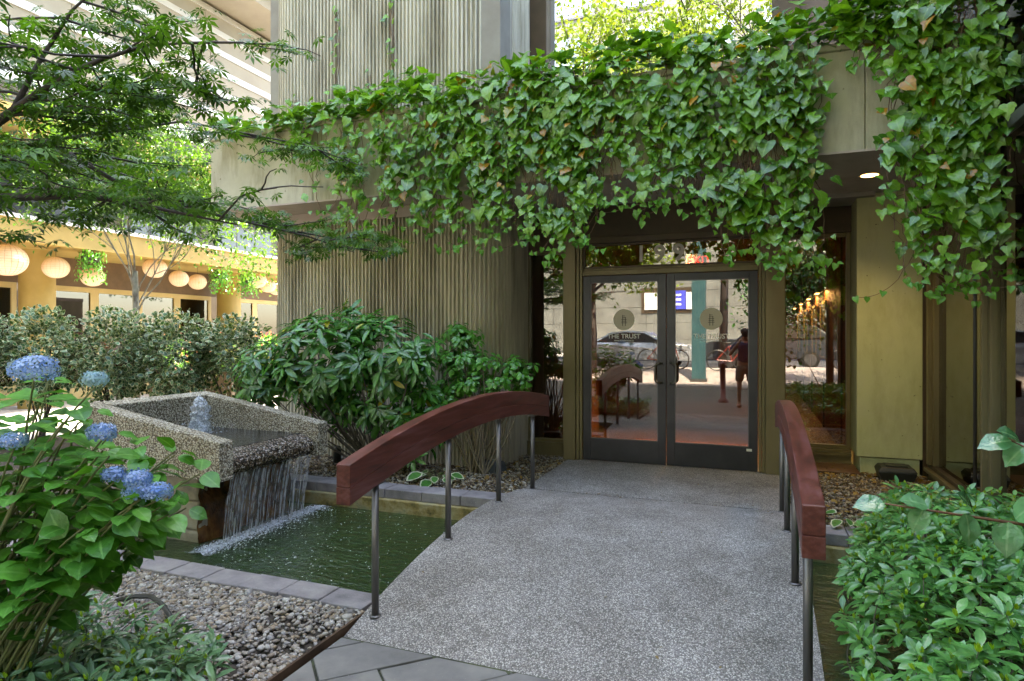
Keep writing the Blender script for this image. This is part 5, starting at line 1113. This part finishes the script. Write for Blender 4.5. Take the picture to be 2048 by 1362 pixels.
rosette_shrub(AR, tips, ax, 10, .074, AZT_, AZR, lambda t, rg: (t.x+rg.normal(.05,.06),t.y+rg.normal(0,.06),.0), 300, up=.35, stems=220, stemr=.004, seed=6, tipmat=AZT, sag=.2, tipsize=.40)
CAM = leafmat('camellia_leaf', (.05,.17,.06), (.12,.32,.12), .2, .12, rib=(.25,.45,.2), spec=.8)
CB = thing('camellia_shrub', 'large-leaved glossy branch crossing the lower right picture edge', 'shrub', (1.3,2.1,0)); st = MB(); P_,D_,N_,S_ = [],[],[],[]
st.tube([(1.35,2.15,0),(1.25,2.15,.6),(1.05,2.1,1.0),(.85,2.03,1.10),(.62,1.95,1.135),(.46,1.89,1.16),(.31,1.83,1.185)], [.014,.011,.008,.006,.004,.003,.002], 6)
st.tube([(1.05,2.1,1.0),(.85,2.06,1.22),(.70,2.02,1.30),(.62,1.98,1.34)], [.006,.004,.003,.002], 6); st.tube([(.85,2.03,1.10),(.80,2.02,1.02),(.72,1.98,.97)], [.005,.003,.002], 6)
for (x,y,z,dx,dz,s_) in ((.31,1.83,1.185,-1,.1,.085),(.40,1.86,1.175,-.3,-1,.075),(.41,1.87,1.18,-.6,.5,.08),(.50,1.9,1.16,.1,-1,.09),(.52,1.92,1.165,-.2,.8,.085),(.60,1.94,1.14,-.1,-1,.10),(.62,1.95,1.145,.2,.9,.10),(.70,1.98,1.13,.1,-1,.10),(.72,1.99,1.13,-.4,.8,.11),(.80,2.01,1.12,.3,.8,.11),(.62,1.98,1.34,-1,-.1,.09),(.64,1.99,1.34,-.4,.6,.08),(.66,2.0,1.33,-.6,-.8,.09),(.72,2.02,1.31,.1,.8,.09),(.74,2.03,1.30,0,-.9,.09),(.72,1.98,.97,-1,-.2,.10),(.75,1.99,.98,-.5,.5,.09),(.80,2.0,1.0,-.1,-.9,.1),(.92,2.04,1.08,0,.9,.1),(.9,2.04,1.08,0,-.9,.1)):
    P_.append((x,y,z)); D_.append((dx,-.35,dz*.6)); N_.append((RNG.normal(0,.2),-.65,.9)); S_.append(s_*.85)
st.build('stem', surf('red_twig', [(.16,.07,.04),(.22,.11,.06)], 12, .6), CB, smooth=True); leaves(CB, WIDE, P_, D_, N_, S_, CAM, 300)
# hostas
HG = leafmat('hosta_green', (.05,.18,.03), (.09,.26,.05), .35, .2); HC = leafmat('hosta_cream', (.50,.52,.36), (.6,.62,.45), .4, .2)
HOST = margin_tpl(SMAL, .80)
for i, (x, y, n, s_, lab) in enumerate(((-3.02,5.70,13,.17,'white-edged hosta by the far pool coping, seen under the left handrail'),(.66,5.50,9,.12,'small white-edged hosta on the ground right of the bridge'))):
    t = thing('hosta', lab, 'plant', (x,y,.115), 'white-edged hostas'); P_,D_,N_,S_ = [],[],[],[]; st = MB()
    for k in range(n):
        a = 2.4*k; r = s_*RNG.uniform(.35,1.1); q = (x+r*math.cos(a), y+r*math.sin(a), .13+s_*RNG.uniform(.25,.8)); st.tube([(x,y,.11),((x+q[0])/2,(y+q[1])/2,q[2]*.8+.03),q], .003, 5, False); P_.append(q); D_.append((math.cos(a),math.sin(a),-.1)); N_.append((RNG.normal(0,.2),-.4,1)); S_.append(s_*RNG.uniform(.8,1.15))
    st.build('stem', STEMG, t); leaves(t, HOST, P_, D_, N_, S_, [HG, HC], 300)

DLD = leafmat('dry_bit', (.10,.06,.03), (.25,.16,.07), .8, .1)
x = RNG.uniform(-1.95,.15,46); y = np.concatenate([RNG.uniform(3.0,7.1,30), RNG.normal(5.72,.05,16)]); zz2 = np.where(y < 5.715, .24-.078*(y-4.6)**2, .146)+.004
tag(scatter('fallen_leaves', OVAL, np.stack([x,y,zz2],1), G3(46)*np.array([1,1,.08]), G3(46,.12)+np.array([0,0,1]), RNG.uniform(.010,.038,46), DLD), 'few small dry leaf bits lying on the footbridge and landing', 'leaves', kind='stuff')
# ------------------------------------------------------------------ pebbles and litter
def ico(seed):
    import bmesh
    bm = bmesh.new(); bmesh.ops.create_icosphere(bm, subdivisions=1, radius=1); v = np.array([q.co[:] for q in bm.verts]); f = [tuple(x.index for x in q.verts) for q in bm.faces]; bm.free()
    return v*np.array([1,.72,.48]), f, np.zeros(len(v)), [0]*len(f)
PBT = ico(0)
def pebmat(name, cols, rough=.6):
    m, nt, b, out = nodes(name); a = N(nt, 'ShaderNodeAttribute', attribute_name='rnd'); c = ramp(nt, a.outputs['Fac'], [(i/len(cols)+.001, k) for i, k in enumerate(cols)], 'CONSTANT')
    n = N(nt, 'ShaderNodeTexNoise', Scale=60, Detail=4); nt.links.new(pos(nt), n.inputs['Vector']); mx = N(nt, 'ShaderNodeMix', data_type='RGBA', blend_type='MULTIPLY'); mx.inputs[0].default_value = 1
    nt.links.new(c, mx.inputs[6]); nt.links.new(ramp(nt, n.outputs['Fac'], [(.3,(.7,.7,.7)),(.7,(1.15,1.15,1.15))]), mx.inputs[7]); nt.links.new(mx.outputs[2], b.inputs['Base Color']); b.inputs['Roughness'].default_value = rough; return m
PM = pebmat('river_pebbles', [(.36,.31,.25),(.27,.235,.19),(.44,.40,.34),(.20,.175,.155),(.36,.28,.19),(.33,.31,.29),(.50,.47,.42),(.26,.21,.16)])
CM = pebmat('bark_chips', [(.20,.13,.07),(.32,.24,.13),(.12,.08,.05),(.40,.33,.20),(.26,.18,.08),(.44,.40,.30),(.15,.11,.07)], .85)
def pebbles(label, cat, K, fx, size, mat, zs, tpl=None, tilt=.3):
    x, y = fx(K); K = len(x); z = zs+RNG.random(K)*.02; a = RNG.uniform(0,2*PI,K); s_ = RNG.lognormal(math.log(size), .30, K)
    o = scatter(cat, tpl or PBT, np.stack([x,y,z],1), np.stack([np.cos(a),np.sin(a),RNG.normal(0,tilt,K)],1), G3(K,tilt)+np.array([0,0,1]), s_, mat); tag(o, label, cat, kind='stuff'); return o
def near(K):
    x = RNG.uniform(-6.3,-2.09,K); y = RNG.uniform(1.2,3.08,K)
    bare = np.array([mnoise.noise(Vector((a*2.2,b*2.2,1.3))) for a, b in zip(x, y)]); k = ~((x > -2.6) & (bare > .25) & (RNG.random(K) < .7)); return x[k], y[k]
pebbles('rounded tan and grey pebbles of the bed between the pool coping and the paving', 'pebbles', 42000, near, .0152, PM, .010)
CH = (np.array([(-1,-.45,0),(1,-.5,.05),(1.1,.4,0),(-.9,.5,.08),(-.9,-.4,.18),(.9,-.42,.22),(1,.35,.2),(-.8,.42,.25)]), [(0,3,2,1),(4,5,6,7),(0,1,5,4),(1,2,6,5),(2,3,7,6),(3,0,4,7)], np.zeros(8), [0]*6)
def farl(K): return RNG.uniform(-5.6,-2.07,K), RNG.uniform(5.45,7.5,K)
def farr(K): return RNG.uniform(.31,1.68,K), RNG.uniform(5.45,8.1,K)
pebbles('brown bark chips and litter on the bed left of the doors', 'mulch', 9000, farl, .014, CM, .118, CH, .4); pebbles('small pebbles strewn over the bed left of the doors', 'pebbles', 2600, farl, .015, PM, .118)
pebbles('brown bark chips and dry leaves on the ground right of the doors', 'mulch', 6500, farr, .014, CM, .118, CH, .4); pebbles('small pebbles strewn over the ground right of the doors', 'pebbles', 2200, farr, .014, PM, .118)
DL = leafmat('dry_leaf', (.24,.12,.03), (.42,.26,.07), .7, .2)
K = 160; p = np.stack([RNG.uniform(.35,1.65,K),RNG.uniform(5.6,8.0,K),np.full(K,.15)],1); tag(scatter('fallen_leaves', OVAL, p, G3(K)*np.array([1,1,.2]), G3(K,.4)+np.array([0,0,1]), RNG.uniform(.04,.08,K), DL), 'dry fallen leaves scattered right of the doors', 'leaves', kind='stuff')
K = 60; p = np.stack([RNG.uniform(-3.2,-2.1,K),RNG.uniform(5.7,7.3,K),np.full(K,.15)],1); tag(scatter('fallen_leaves', OVAL, p, G3(K)*np.array([1,1,.2]), G3(K,.4)+np.array([0,0,1]), RNG.uniform(.04,.07,K), DL), 'dry fallen leaves scattered left of the doors', 'leaves', kind='stuff')
